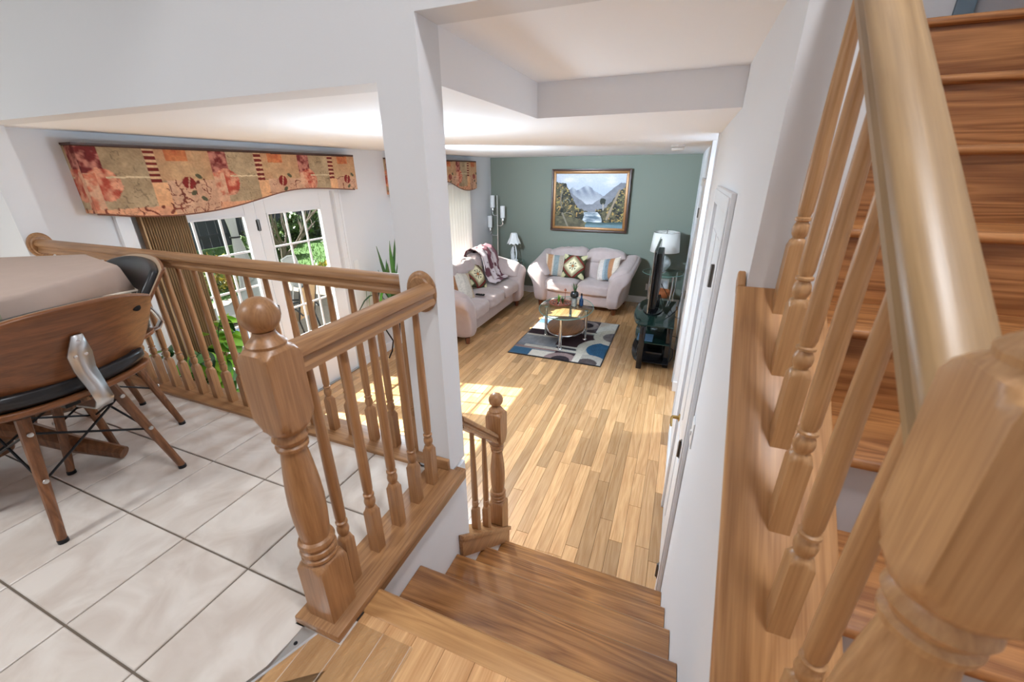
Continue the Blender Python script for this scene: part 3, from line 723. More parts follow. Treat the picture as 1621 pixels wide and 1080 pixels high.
make_sofa('sofa', 'long pink beige microfibre sofa along the window wall', 'sofa', 2.02, 3, (-2.86, 5.53, LIV), PI/2)
make_sofa('loveseat', 'pink beige microfibre loveseat against the green wall', 'loveseat', 1.46, 2, (-1.46, 6.93, LIV), math.radians(-5))

# ---- throw pillows
def pillow(name, label, w, h, t, fn, loc, rot, n=33):
    def surf(sg):
        def f(u, v):
            x = (u-.5)*2; y = (v-.5)*2
            th = np.clip(1-np.abs(x)**3.2, 0, 1)**.6*np.clip(1-np.abs(y)**3.2, 0, 1)**.6
            ped = 1-.09*(1-np.abs(x)**2)*np.abs(y)**6; pex = 1-.09*(1-np.abs(y)**2)*np.abs(x)**6
            return x*w/2*pex, y*h/2*ped, sg*th*t/2+.006*np.sin(x*5+y*3)
        return grid(n, n, f)
    a, u, v = surf(1); b, _, _ = surf(-1); na = len(a.v); ca = fn(u, v); a.add(b.v, b.f)
    col = np.concatenate([ca, np.tile(np.array(fn(np.array([.1]), np.array([.1]))), (na, 1))])
    o = a.build(name, 'fab', origin=(0, 0, 0), smooth=True, colors=col, angle=120); o.location = loc; o.rotation_euler = rot
    return tag(o, label, 'pillow', 'throw pillows on the sofas')
C = lambda *c: np.array(s2l(*c))
def stripes(seq):
    def f(u, v):
        out = np.zeros(u.shape+(3,)); e = 0
        for w, c in seq:
            out[(u >= e-1e-6) & (u <= e+w+1e-6)] = C(*c); e += w
        return out*(.82+.36*vn(u*60, v*60, 4))[:, None]
    return f
stripeA = stripes([(.12, (200, 186, 170)), (.2, (170, 126, 92)), (.08, (190, 176, 160)), (.22, (130, 140, 142)), (.18, (176, 160, 144)), (.2, (204, 190, 172))])
stripeB = stripes([(.1, (196, 178, 160)), (.25, (204, 192, 184)), (.1, (150, 160, 165)), (.15, (116, 130, 138)), (.2, (164, 116, 82)), (.2, (206, 192, 176))])
stripeC = stripes([(.12, (186, 160, 134)), (.2, (140, 92, 56)), (.3, (206, 196, 184)), (.22, (190, 180, 168)), (.16, (178, 156, 132))])
def medallion(u, v):
    x = (u-.5)*2; y = (v-.5)*2; d = np.abs(x)+np.abs(y); r = np.maximum(np.abs(x), np.abs(y))
    out = np.tile(C(58, 60, 38), (len(u), 1))
    corner = np.abs(np.abs(x)-np.abs(y)) < .28
    out[(d > 1.25) & corner] = C(196, 190, 150)
    out[(d < 1.12)] = C(124, 30, 26); out[(d < .95)] = C(60, 22, 20); out[d < .9] = C(146, 134, 104); out[d < .72] = C(188, 176, 140); out[d < .6] = C(224, 214, 180)
    rr = np.hypot(x, y); th = np.arctan2(y, x)
    pet = (rr > .17) & (rr < .34) & (np.cos(8*th) > .1); out[pet & (d < .58)] = C(28, 24, 16)
    out[(rr < .13)] = C(40, 24, 14); out[rr < .07] = C(206, 120, 60)
    return out*(.85+.3*vn(u*50, v*50, 8))[:, None]
def brown(u, v): return mixc(C(70, 46, 34), C(180, 150, 120), (np.sin(v*40+np.sin(u*9)*2) > .3)*1.0)
D2 = math.radians
pillow('throw_pillow', 'orange and grey striped pillow at the left end of the loveseat', .40, .40, .15, stripeA, (-1.93, 6.86, LIV+.68), (D2(66), D2(4), D2(12)))
pillow('throw_pillow', 'square medallion pillow with red diamond border in the middle of the loveseat', .42, .42, .16, medallion, (-1.60, 6.82, LIV+.69), (D2(68), 0, D2(-6)))
pillow('throw_pillow', 'grey and orange striped pillow at the right end of the loveseat', .42, .40, .15, stripeB, (-1.02, 6.80, LIV+.69), (D2(60), D2(-14), D2(-22)))
pillow('throw_pillow', 'tan and cream striped pillow leaning on the sofa back', .48, .46, .16, stripeC, (-2.88, 5.08, LIV+.66), (D2(52), D2(12), D2(62)))
pillow('throw_pillow', 'green and cream medallion pillow behind the tan striped pillow on the sofa', .48, .46, .16, medallion, (-2.92, 5.66, LIV+.68), (D2(56), D2(20), D2(72)))
pillow('throw_pillow', 'dark brown patterned pillow at the near end of the sofa', .40, .40, .14, brown, (-3.0, 4.78, LIV+.66), (D2(58), D2(6), D2(84)))

# ---- throw blanket over the far end of the sofa
path = [(-3.30, -.32), (-3.22, -.14), (-3.14, -.10), (-3.02, -.13), (-2.93, -.22), (-2.885, -.34), (-2.85, -.46), (-2.78, -.575), (-2.66, -.595)]
def bl(u, v):
    k = u*(len(path)-1); i = np.clip(k.astype(int), 0, len(path)-2); f = k-i
    px = np.array([p[0] for p in path]); pz = np.array([p[1] for p in path])
    x = px[i]*(1-f)+px[i+1]*f; z = pz[i]*(1-f)+pz[i+1]*f
    y = 5.86+v*.60+.03*np.sin(u*5)
    return x+.045+.012*np.sin(v*22+u*4), y, z+.05+.015*np.sin(v*18+u*6)
m, u, v = grid(50, 40, bl)
pat = fbm(u*9, v*7, 21, 3); cl = mixc(C(206, 192, 194), C(96, 58, 66), (pat > .52)*1.0); cl[(v > .8)] = mixc(C(150, 112, 118), C(120, 80, 90), vn(u*8, v*3, 2))[v > .8]
blk = m.build('throw_blanket', 'throw', smooth=True, colors=cl, angle=120); blk.modifiers.new('thick', 'SOLIDIFY').thickness = .008
tag(blk, 'white and maroon patterned throw draped over the far sofa back', 'blanket')
rc = thing('remote_control', 'small black remote control lying on the sofa seat', 'remote', (-2.63, 5.26, LIV+.505))
MB().box(-2.70, -2.56, 5.24, 5.285, LIV+.505, LIV+.525).build('case', 'blackg', rc, bevel=.005)
for i in range(4): MB().lathe([(.006, 0), (.006, .002)], (-2.68+i*.03, 5.262, LIV+.525), 8).build('button', 'steel', rc)

# ---- rug
RX0, RX1, RY0, RY1 = -1.89, -.67, 4.52, 6.10
rg = thing('area_rug', 'patterned area rug with grey, plum, cream and blue shapes under the coffee table', 'rug', ((RX0+RX1)/2, (RY0+RY1)/2, LIV))
MB().box(RX0, RX1, RY0, RY1, LIV, LIV+.009).build('binding', 'black', rg, bevel=.002)
def rugcol(u, v):
    tx = fbm(u*14, v*16, 5, 3)
    out = mixc(C(96, 100, 108), C(150, 152, 156), tx)
    def rr(x0, x1, y0, y1, c, c2=None):
        k = (u > x0) & (u < x1) & (v > y0) & (v < y1); out[k] = mixc(C(*c), C(*(c2 or c)), tx)[k]
    P_, C_, B_, G_ = (58, 40, 46), (206, 200, 188), (40, 76, 104), (120, 112, 114)
    rr(0, .25, 0, .13, B_, (60, 96, 122)); rr(.22, .5, 0, .12, C_); rr(.0, .5, .14, .18, (140, 112, 108)); rr(.1, .55, .17, .22, C_, (170, 166, 160))
    rr(.48, .75, 0, .16, (44, 38, 42), P_); rr(.72, 1, 0, .2, (74, 66, 66), (150, 140, 134)); rr(.45, .8, .17, .21, C_); rr(.45, .8, .22, .25, (40, 34, 38)); rr(.45, .8, .26, .29, C_)
    rr(.4, 1, .29, .62, P_, (80, 56, 62)); rr(0, .42, .24, .44, (112, 118, 126), (160, 162, 166)); rr(0, .45, .44, .47, C_); rr(0, .45, .47, .60, (44, 36, 44), P_); rr(0, .45, .60, .635, C_, (180, 172, 164))
    rr(0, .5, .64, 1, (128, 138, 148), (190, 192, 194)); rr(.0, .35, .78, .9, (58, 92, 122), (96, 120, 140)); rr(.5, .8, .64, 1, (48, 40, 46), (86, 74, 80)); rr(.78, 1, .7, 1, (196, 194, 190), (216, 212, 206)); rr(.5, .8, .64, .68, C_)
    def arch(cx, cy, ro, ri, c, inner, stretch=1.0):
        d = np.hypot((u-cx)*1.0, (v-cy)*1.3*stretch); k = (d < ro) & (v > 0) ; out[(d < ro)] = mixc(C(*c), C(*[x*.9 for x in c]), tx)[d < ro]; out[d < ri] = mixc(C(*inner), C(*[min(255, x*1.35) for x in inner]), tx)[d < ri]
    arch(1.0, .30, .33, .22, C_, B_); arch(1.04, .62, .26, .15, C_, (96, 90, 92)); arch(.86, .02, .2, .1, (184, 178, 170), (70, 62, 62)); arch(.58, .0, .18, .1, (150, 128, 126), (40, 34, 38)); arch(.62, .86, .16, .09, (150, 140, 140), (40, 34, 40))
    rr(.70, .77, .0, .30, C_)
    return out*(.85+.3*vn(u*120, v*150, 3))[:, None]
m, u, v = grid(140, 180, lambda u, v: (RX0+.012+u*(RX1-RX0-.024), RY0+.012+v*(RY1-RY0-.024), LIV+.012+.0008*np.sin(u*300)))
m.build('pile', 'rug', rg, colors=rugcol(u, v))

# ---- coffee table
RT = LIV+.0135
ct = thing('coffee_table', 'oval glass coffee table with chrome legs and a wooden lower shelf', 'coffee table', (-1.33, 5.33, RT))
def oval(a, b, cx, cy, rot, n=48):
    return [(cx+a*math.cos(t)*math.cos(rot)-b*math.sin(t)*math.sin(rot), cy+a*math.cos(t)*math.sin(rot)+b*math.sin(t)*math.cos(rot)) for t in np.linspace(0, 2*PI, n, endpoint=False)]
TT = -.65
MB().prism(oval(.37, .54, -1.33, 5.33, .12), 2, TT-.011, TT).build('glass_top', 'tglass', ct, bevel=.002)
_e = [(x, y, TT-.0055) for x, y in oval(.372, .542, -1.33, 5.33, .12)]; MB().tube(_e+[_e[0]], .006, 6).build('glass_edge', 'gedge', ct, smooth=True)
MB().prism(oval(.26, .37, -1.31, 5.28, .12), 2, -.915, -.895).build('wood_shelf', 'walnut', ct, bevel=.004)
m = MB(); pts = [(x, y, -.925) for x, y in oval(.265, .375, -1.31, 5.28, .12)]; m.tube(pts+[pts[0]], .010, 6); m.build('shelf_ring', 'chrome', ct, smooth=True)
for (x, y) in ((-1.27, 4.84), (-1.60, 5.27), (-1.04, 5.30), (-1.38, 5.80)):
    g_ = MB(); g_.lathe([(.03, 0), (.028, .012), (.021, .02), (.021, TT-.011-RT-.012), (.026, TT-.011-RT-.01), (.026, TT-.011-RT)], (x, y, RT), 16)
    dx, dy = -1.31-x, 5.28-y; g_.bar((x, y, -.925), (x+dx*.3, y+dy*.3, -.925), .02, .014)
    g_.build('leg', 'chrome', ct, smooth=True)
# ---- things on the coffee table
TB = TT+.0005
tr = thing('planter_tray', 'brown pebble tray of small succulents on the coffee table', 'planter', (-1.44, 5.42, TB))
MB().lathe([(.12, 0), (.16, .015), (.165, .03), (.15, .032), (.14, .02), (.001, .02)], (-1.44, 5.42, TB), 24).build('dish', 'terra', tr, smooth=True)
rng = random.Random(5)
for i in range(46):
    a = rng.uniform(0, 2*PI); d = .135*math.sqrt(rng.random()); s = rng.uniform(.008, .014)
    MB().lathe([(s*.6, 0), (s, s*.5), (s*.5, s), (.001, s*1.05)], (-1.44+d*math.cos(a), 5.42+d*math.sin(a), TB+.02), 7).build('pebble', rng.choice(['terra', 'stone', 'soil']), tr, smooth=True)
def blades(parent, name, c, n, L, spread, mat, w=.012, seed=0, bend=.5):
    rg_ = random.Random(seed)
    for i in range(n):
        a = 2*PI*i/n+rg_.uniform(-.3, .3); sp = spread*rg_.uniform(.3, 1); LL = L*rg_.uniform(.65, 1); seg = 6; vs = []; fs = []
        px = Vector((-math.sin(a), math.cos(a), 0))
        for k in range(seg+1):
            t = k/seg; r_ = sp*t**(1+bend); p = Vector(c)+Vector((math.cos(a)*r_, math.sin(a)*r_, LL*(t-.25*bend*sp/max(L, .01)*t*t)))
            ww = w*math.sin(PI*(.15+.85*t)) if t < 1 else .001
            vs += [p-px*ww, p+px*ww+Vector((0, 0, 0)), ]
        for k in range(seg): fs.append((2*k, 2*k+1, 2*k+3, 2*k+2))
        MB().add(vs, fs).build(name, mat, parent, smooth=True, origin=c)
blades(tr, 'leaf', (-1.47, 5.42, TB+.02), 9, .15, .06, 'leaf', .010, 1)
blades(tr, 'leaf', (-1.40, 5.38, TB+.02), 7, .13, .05, 'dleaf', .010, 2)
MB().lathe([(.004, 0), (.004, .17), (.016, .175), (.018, .19), (.008, .205), (.001, .207)], (-1.385, 5.45, TB+.02), 8).build('flower', 'terra', tr, smooth=True)
pv = thing('glass_vase_planter', 'dark round planter on a patterned glass jar at the right of the pebble tray', 'planter', (-1.24, 5.40, TB))
MB().lathe([(.035, 0), (.04, .005), (.04, .10), (.045, .12), (.03, .125)], (-1.24, 5.40, TB), 18).build('jar', 'merc', pv, smooth=True)
MB().lathe([(.03, .126), (.055, .14), (.06, .17), (.05, .20), (.045, .205), (.042, .19), (.001, .19)], (-1.24, 5.40, TB), 20).build('pot', 'potblack', pv, smooth=True)
blades(pv, 'leaf', (-1.24, 5.40, TB+.19), 12, .15, .07, 'dleaf', .007, 3)
bt = thing('blue_bottle', 'small blue bottle beside the dark planter on the coffee table', 'bottle', (-1.155, 5.47, TB))
MB().lathe([(.028, 0), (.03, .01), (.03, .08), (.014, .10), (.012, .135), (.015, .137), (.015, .142)], (-1.155, 5.47, TB), 16).build('bottle_body', plain('blue_glaze', s2l(40, 74, 120), .2), bt, smooth=True)
MB().lathe([(.012, .142), (.012, .17), (.004, .175)], (-1.155, 5.47, TB), 10).build('stopper', 'potblack', bt, smooth=True)

# ---- television stand + television
ts = thing('television_stand', 'black glass television stand with three shelves by the right wall', 'tv stand', (-.13, 5.2, LIV))
def dshape(x0, x1, y0, y1):
    return [(x1, y0), (x1, y1), (x0+.12, y1)]+[(x0+.12*(1-math.sin(t))+0, (y0+y1)/2+((y1-y0)/2)*math.cos(t)) for t in np.linspace(.25, PI-.25, 14)]+[(x0+.12, y0)]
MB().prism(dshape(-.40, .085, 4.68, 5.78), 2, -.562, -.55).build('glass_top', 'dglass', ts, bevel=.002)
MB().prism(dshape(-.36, .07, 4.74, 5.72), 2, -.80, -.79).build('glass_shelf', 'dglass', ts, bevel=.002)
MB().prism(dshape(-.38, .08, 4.70, 5.76), 2, -1.03, -1.018).build('glass_shelf', 'blackg', ts, bevel=.002)
for (x, y) in ((-.245, 4.665), (.05, 4.80), (-.245, 5.76), (.05, 5.70)):
    m = MB(); m.prism([(x-.03, y-.02), (x+.03, y-.02), (x+.035, y+.02), (x-.035, y+.02)], 2, LIV, -.563); m.build('leg', 'blackg', ts, bevel=.006)
tv = thing('television', 'flat black television seen edge on from behind', 'television', (-.18, 5.35, -.549))
puff((-.215, 5.36, -.085), (.03, 1.10, .72), 12, 9, 0, 0).build('screen', 'blackg', tv, smooth=True, merge=True, angle=40)
MB().box(-.232, -.226, 4.805, 5.915, -.447, .278).build('bezel', 'steel', tv)
MB().prism([(4.9, -.42), (5.82, -.42), (5.82, .0), (5.6, .2), (5.1, .2), (4.9, .0)], 0, -.205, -.15).build('rear_housing', 'black', tv, bevel=.015)
MB().bar((-.19, 5.35, -.53), (-.19, 5.35, -.36), .14, .03, (0, 1, 0)).build('neck', 'blackg', tv, bevel=.005)
MB().prism(oval(.12, .26, -.19, 5.32, 0, 28), 2, -.549, -.535).build('foot_plate', 'blackg', tv, bevel=.003)
dv = thing('magazine', 'magazine with a blue cover on the upper shelf of the television stand', 'magazine', (-.22, 4.9, -.7895))
MB().box(-.31, -.13, 4.79, 5.02, -.7895, -.781).build('cover', plain('blue_print', s2l(96, 130, 160), .4, noise=.6, nscale=22), dv)
bx_ = thing('cable_box', 'flat black cable box on the lowest shelf of the television stand', 'electronics', (-.1, 5.1, -1.0175))
MB().box(-.30, .0, 4.86, 5.30, -1.0175, -.95).build('case', 'blackg', bx_, bevel=.004); MB().box(-.306, -.30, 4.9, 5.25, -1.0, -.965).build('front_panel', 'steel', bx_)
for i, pts in enumerate([[(-.13, 5.3, -.2), (-.02, 5.25, -.36), (.03, 5.22, -.52), (.10, 5.3, -.62), (.14, 5.6, -.72)], [(-.12, 5.15, -.3), (-.04, 5.05, -.5), (.02, 5.1, -.545), (.1, 5.4, -.545), (.13, 5.75, -.42)],
                         [(.03, 4.86, -.7), (.11, 4.9, -.73), (.145, 4.95, -.76)], [(.02, 4.9, -.85), (.11, 4.86, -.88), (.12, 4.9, -1.0), (.09, 4.95, -1.09)]]):
    tag(MB().tube(pts, .004, 6).build('cable', 'blackm', smooth=True), ['black cable hanging from the television back to the wall', 'black cable crossing the glass top of the television stand', 'short black cable from the stand leg to the right wall', 'black cable looping down beside the stand to the floor'][i], 'cable')

# ---- side table with lamp (right)
sx0, sy0, sz = -.17, 7.06, -.44
st_ = thing('side_table', 'round glass side table with chrome legs in the right corner', 'side table', (sx0, sy0, LIV))
MB().prism(oval(.315, .315, sx0, sy0, 0, 40), 2, sz-.01, sz).build('glass_top', 'tglass', st_, bevel=.002)
_e = [(x, y, sz-.005) for x, y in oval(.317, .317, sx0, sy0, 0, 40)]; MB().tube(_e+[_e[0]], .005, 6).build('glass_edge', 'gedge', st_, smooth=True)
MB().prism(oval(.22, .22, sx0, sy0, 0, 32), 2, -.86, -.85).build('glass_shelf', 'tglass', st_)
for a in (.6, 2.5, 3.9, 5.4):
    x, y = sx0+.26*math.cos(a), sy0+.26*math.sin(a)
    MB().tube([(x, y, sz-.011), (x, y, -.7), (sx0+.24*math.cos(a), sy0+.24*math.sin(a), -.86), (sx0+.28*math.cos(a), sy0+.28*math.sin(a), LIV)], .014, 8).build('leg', 'chrome', st_, smooth=True)
lp = thing('table_lamp', 'silver mercury glass table lamp with a white drum shade', 'table lamp', (sx0-.02, sy0, sz+.0005))
lx, lz = sx0-.02, sz+.0005
MB().lathe([(.075, 0), (.08, .015), (.07, .025), (.06, .03)], (lx, sy0, lz), 24).build('base_plate', 'chrome', lp, smooth=True)
MB().lathe([(.05, .03), (.085, .06), (.12, .12), (.125, .17), (.105, .22), (.06, .26), (.035, .275), (.03, .285)], (lx, sy0, lz), 28).build('glass_body', 'merc', lp, smooth=True)
MB().tube([(lx, sy0, lz+.285), (lx, sy0, lz+.66)], .008, 8).build('stem', 'chrome', lp, smooth=True)
s_ = MB(); s_.lathe([(.225, .335), (.198, .64)], (lx, sy0, lz), 40, caps=False); s_ = s_.build('lamp_shade', 'shade', lp, smooth=True); s_.modifiers.new('t', 'SOLIDIFY').thickness = .004
m = MB(); pts = [(lx+.198*math.cos(t), sy0+.198*math.sin(t), lz+.64) for t in np.linspace(0, 2*PI, 33)]; m.tube(pts, .003, 6)
m.build('shade_ring', 'chrome', s_, smooth=True)
for a in (0, 2.1, 4.2): MB().tube([(lx, sy0, lz+.655), (lx+.198*math.cos(a), sy0+.198*math.sin(a), lz+.64)], .0025, 6).build('spider_arm', 'chrome', lp)
MB().lathe([(.006, .66), (.012, .67), (.006, .685), (.001, .69)], (lx, sy0, lz), 10).build('finial', 'chrome', lp, smooth=True)
bk = thing('wicker_basket', 'orange brown woven basket on the lower shelf of the right side table', 'basket', (sx0+.02, sy0-.02, -.8495))
m = MB()
for k in range(7):
    r_ = .10+.03*math.sin(k/6*PI*.7); m.tube([(sx0+.02+r_*math.cos(t), sy0-.02+r_*math.sin(t), -.84+k*.016) for t in np.linspace(0, 2*PI, 25)], .0095, 6)
bo = m.build('weave', plain('rust_wicker', s2l(168, 96, 52), .7, noise=.3, nscale=80), bk, smooth=True); bo['kind'] = 'stuff'
MB().lathe([(.10, 0), (.10, .008)], (sx0+.02, sy0-.02, -.8495), 20).build('bottom', 'footwood', bk)
pf = thing('picture_frame', 'small silver picture frame leaning behind the basket', 'picture frame', (sx0+.02, sy0+.14, -.8495))
m = MB().box(-.09, .09, -.008, .008, 0, .26); m.xf(Matrix.Translation((sx0+.02, sy0+.14, -.8495)) @ Matrix.Rotation(-.12, 4, 'X')); m.build('frame', 'steel', pf)
m = MB().box(-.07, .07, -.011, -.008, .03, .23); m.xf(Matrix.Translation((sx0+.02, sy0+.14, -.8495)) @ Matrix.Rotation(-.12, 4, 'X')); m.build('photo', plain('grey_photo', s2l(190, 192, 196), .4, noise=.3, nscale=20), pf)
# ---- corner side table with figurine lamp
cx0, cy0 = -2.93, 7.07
c_ = thing('side_table', 'round glass side table in the left corner behind the sofa', 'side table', (cx0, cy0, LIV))
MB().prism(oval(.32, .32, cx0, cy0, 0, 40), 2, sz-.01, sz).build('glass_top', 'tglass', c_, bevel=.002)
for a in (.4, 2.2, 4.0, 5.6):
    x, y = cx0+.26*math.cos(a), cy0+.26*math.sin(a)
    MB().tube([(x, y, sz-.011), (x, y, -.7), (cx0+.28*math.cos(a), cy0+.28*math.sin(a), LIV)], .014, 8).build('leg', 'chrome', c_, smooth=True)
fl = thing('figurine_lamp', 'small white porcelain figurine lamp with a ruffled shade', 'table lamp', (-2.80, 7.06, sz+.0005))
fx, fy, fz = -2.80, 7.06, sz+.0005
MB().lathe([(.075, 0), (.08, .01), (.065, .03), (.055, .035)], (fx, fy, fz), 20).build('base', 'frost', fl, smooth=True)
MB().lathe([(.03, .035), (.042, .07), (.03, .12), (.022, .16), (.028, .185), (.02, .21), (.022, .235), (.012, .255)], (fx-.02, fy, fz), 14).build('figure', 'frost', fl, smooth=True)
MB().tube([(fx+.045, fy, fz+.03), (fx+.05, fy, fz+.15), (fx+.03, fy, fz+.26), (fx, fy, fz+.33)], .012, 8).build('stem', 'frost', fl, smooth=True)
MB().tube([(fx-.05, fy, fz+.035), (fx-.06, fy, fz+.15), (fx-.04, fy, fz+.24), (fx, fy, fz+.28)], .007, 8).build('arch', 'frost', fl, smooth=True)
m = MB(); n = 40; prof = [(.125, .325), (.105, .37), (.075, .43), (.06, .49), (.05, .51), (.001, .515)]
vs = []
for r_, z in prof:
    for i in range(n):
        a = 2*PI*i/n; q = r_*(1+.06*math.cos(10*a)); vs.append((fx+q*math.cos(a), fy+q*math.sin(a), fz+z-(.012*math.cos(10*a) if z < .33 else 0)))
m.add(vs, [(k*n+i, k*n+(i+1) % n, (k+1)*n+(i+1) % n, (k+1)*n+i) for k in range(len(prof)-1) for i in range(n)]); m.build('lamp_shade', 'frost', fl, smooth=True)
# ---- floor lamp
F_ = thing('floor_lamp', 'chrome floor lamp with three frosted tube shades in the left corner', 'floor lamp', (-3.19, 7.22, LIV))
px_, py_ = -3.19, 7.22
MB().lathe([(.13, 0), (.13, .015), (.03, .03), (.012, .04)], (px_, py_, LIV), 28).build('base', 'chrome', F_, smooth=True)
MB().tube([(px_, py_, LIV+.03), (px_, py_, .70)], .011, 10).build('pole', 'chrome', F_, smooth=True)
for dx, z in ((-.095, .49), (.105, .31), (-.155, .13)):
    a_ = MB().tube([(px_, py_, z-.14), (px_+dx*.6, py_, z-.145), (px_+dx, py_, z-.12), (px_+dx, py_, z-.07)], .008, 8).build('arm', 'chrome', F_, smooth=True)
    MB().lathe([(.012, z-.08), (.028, z-.06), (.03, z-.02), (.02, z)], (px_+dx, py_, 0), 16).build('socket', 'chrome', a_, smooth=True)
    MB().lathe([(.018, z-.01), (.042, z+.0), (.044, z+.205), (.038, z+.208), (.036, z+.02)], (px_+dx, py_, 0), 20).build('glass_shade', 'frost', a_, smooth=True)

# ---- landscape painting
ax0, ax1, az0, az1 = -2.20, -.855, .11, 1.135
pa = thing('landscape_painting', 'mountain river landscape painting in a gold and dark frame on the green wall', 'painting', ((ax0+ax1)/2, 7.40, az0))
def frame_parts(name, mat, x0, x1, z0, z1, w, ya, yb):
    for poly in ([(x0, z0), (x1, z0), (x1-w, z0+w), (x0+w, z0+w)], [(x1, z0), (x1, z1), (x1-w, z1-w), (x1-w, z0+w)], [(x1, z1), (x0, z1), (x0+w, z1-w), (x1-w, z1-w)], [(x0, z1), (x0, z0), (x0+w, z0+w), (x0+w, z1-w)]):
        MB().prism(poly, 1, ya, yb).build(name, mat, pa, bevel=.004)
frame_parts('outer_moulding', 'darkwood', ax0, ax1, az0, az1, .034, 7.345, 7.419)
frame_parts('gilt_moulding', 'gold', ax0+.035, ax1-.035, az0+.035, az1-.035, .042, 7.358, 7.419)
def art(u, v):
    n1 = fbm(u*7, v*7, 31); out = mixc(C(176, 186, 206), C(206, 208, 216), (v-.65)*2)
    out = mixc(out, np.tile(C(226, 220, 222), (len(u), 1)), np.clip((fbm(u*5, v*9, 40)-.45)*3, 0, 1)*np.clip((v-.6)*4, 0, 1)*.8)
    pk = .60+.20*np.clip(1-np.abs(u-.45)/.24, 0, 1)+.05*(fbm(u*18, u*0+3, 41)-.5)
    pk = np.maximum(pk, .6+.16*np.clip(1-np.abs(u-.25)/.14, 0, 1))
    k = v < pk; sh = .5+.5*np.sin((u*60+v*22)+3*fbm(u*8, v*8, 42)); mc = mixc(C(120, 126, 142), C(186, 190, 200), sh*np.clip((v-.55)*4, 0, 1)); mc = mixc(np.tile(C(196, 198, 206), (len(u), 1)), mc, (v-.42)*4)
    out[k] = mc[k]
    hl = .76-.95*np.clip(u-.12, 0, 1)+.03*(fbm(u*20, u*0, 43)-.5); hr = .44+1.05*np.clip(u-.55, 0, .38)+.03*(fbm(u*20, u*0+5, 44)-.5)
    k = (v < hl) | (v < hr); out[k] = mixc(C(98, 100, 110), C(140, 140, 148), fbm(u*12, v*14, 45)+.25*(1-v))[k]
    tl = np.where(u < .14, .84-.2*np.abs(u-.05), .84-2.4*(u-.14))+.10*(fbm(u*26, v*20, 46)-.5); tl = np.maximum(tl, .38-.45*np.clip(u-.3, 0, 1)+.06*(fbm(u*30, v*12, 47)-.5))
    trt = np.clip(.36+1.55*np.clip(u-.72, 0, .3), 0, .82)+.10*(fbm(u*24, v*20, 48)-.5); trt = np.where(u > .6, trt, 0)
    k = (v < tl) | (v < trt)
    dk = mixc(C(28, 30, 24), C(104, 96, 66), np.clip((fbm(u*22, v*18, 49)-.35)*2.4, 0, 1)); out[k] = dk[k]
    hi = (fbm(u*40, v*34, 50) > .64) & k; out[hi] = mixc(C(150, 148, 84), C(190, 140, 80), vn(u*9, v*9, 51))[hi]
    trunk = (np.abs(u-.86-.28*(v-.5)) < .012+.01*vn(v*20, v*0, 2)) & (v > .15) & (v < .72); out[trunk] = C(150, 132, 112)
    trunk = (np.abs(u-.10-.02*np.sin(v*9)) < .010) & (v > .36) & (v < .7); out[trunk] = C(120, 112, 96)
    tree = np.hypot((u-.695)*1.3, v-.50) < .05+.015*vn(u*40, v*40, 3); out[tree] = C(34, 38, 26)
    tk = (np.abs(u-.70-.06*(.46-v)) < .006) & (v > .33) & (v < .46); out[tk] = C(190, 178, 160)
    cx = .50+.06*np.sin(v*9); w = .10+.12*np.clip(.30-v, 0, 1)*2.2; river = (v < .29) & (v > .1) & (np.abs(u-cx) < w)
    out[river] = mixc(C(92, 110, 126), C(236, 240, 246), np.clip((fbm(u*9+v*3, v*34, 52)-.32)*2.6, 0, 1))[river]
    pool = (v < .115+.02*np.sin(u*7)) & (u > .44+.4*v); out[pool] = mixc(C(58, 82, 84), C(150, 182, 196), np.clip(.6-v*6+.5*(fbm(u*5, v*40, 53)-.5), 0, 1))[pool]
    bank = (v < .20-.32*np.clip(u-.22, 0, 1)-.3*np.clip(u-.42, 0, 1)*3) & (u < .46); out[bank] = mixc(C(52, 48, 40), C(120, 112, 84), fbm(u*24, v*24, 54))[bank]
    pth = (np.abs(u-(.10+.16*np.clip(.28-v, 0, 1)*2.2)) < .013) & (v < .27); out[pth] = C(132, 124, 108)
    arc = (np.abs(np.hypot((u-.17)*1.2, (v-.47))-.06) < .008) & (v > .46); out[arc] = C(110, 112, 100)
    pth = (np.abs(v-.275+.8*(u-.19)**2*8) < .009) & (u > .1) & (u < .27); out[pth] = C(124, 116, 98)
    return out*(.9+.2*vn(u*150, v*120, 55))[:, None]
i0, i1, j0, j1 = ax0+.075, ax1-.075, az0+.075, az1-.075
m, u, v = grid(220, 170, lambda u, v: (i0+u*(i1-i0), 7.372+u*0, j0+v*(j1-j0)))
m.build('canvas', 'art', pa, colors=art(u, v))

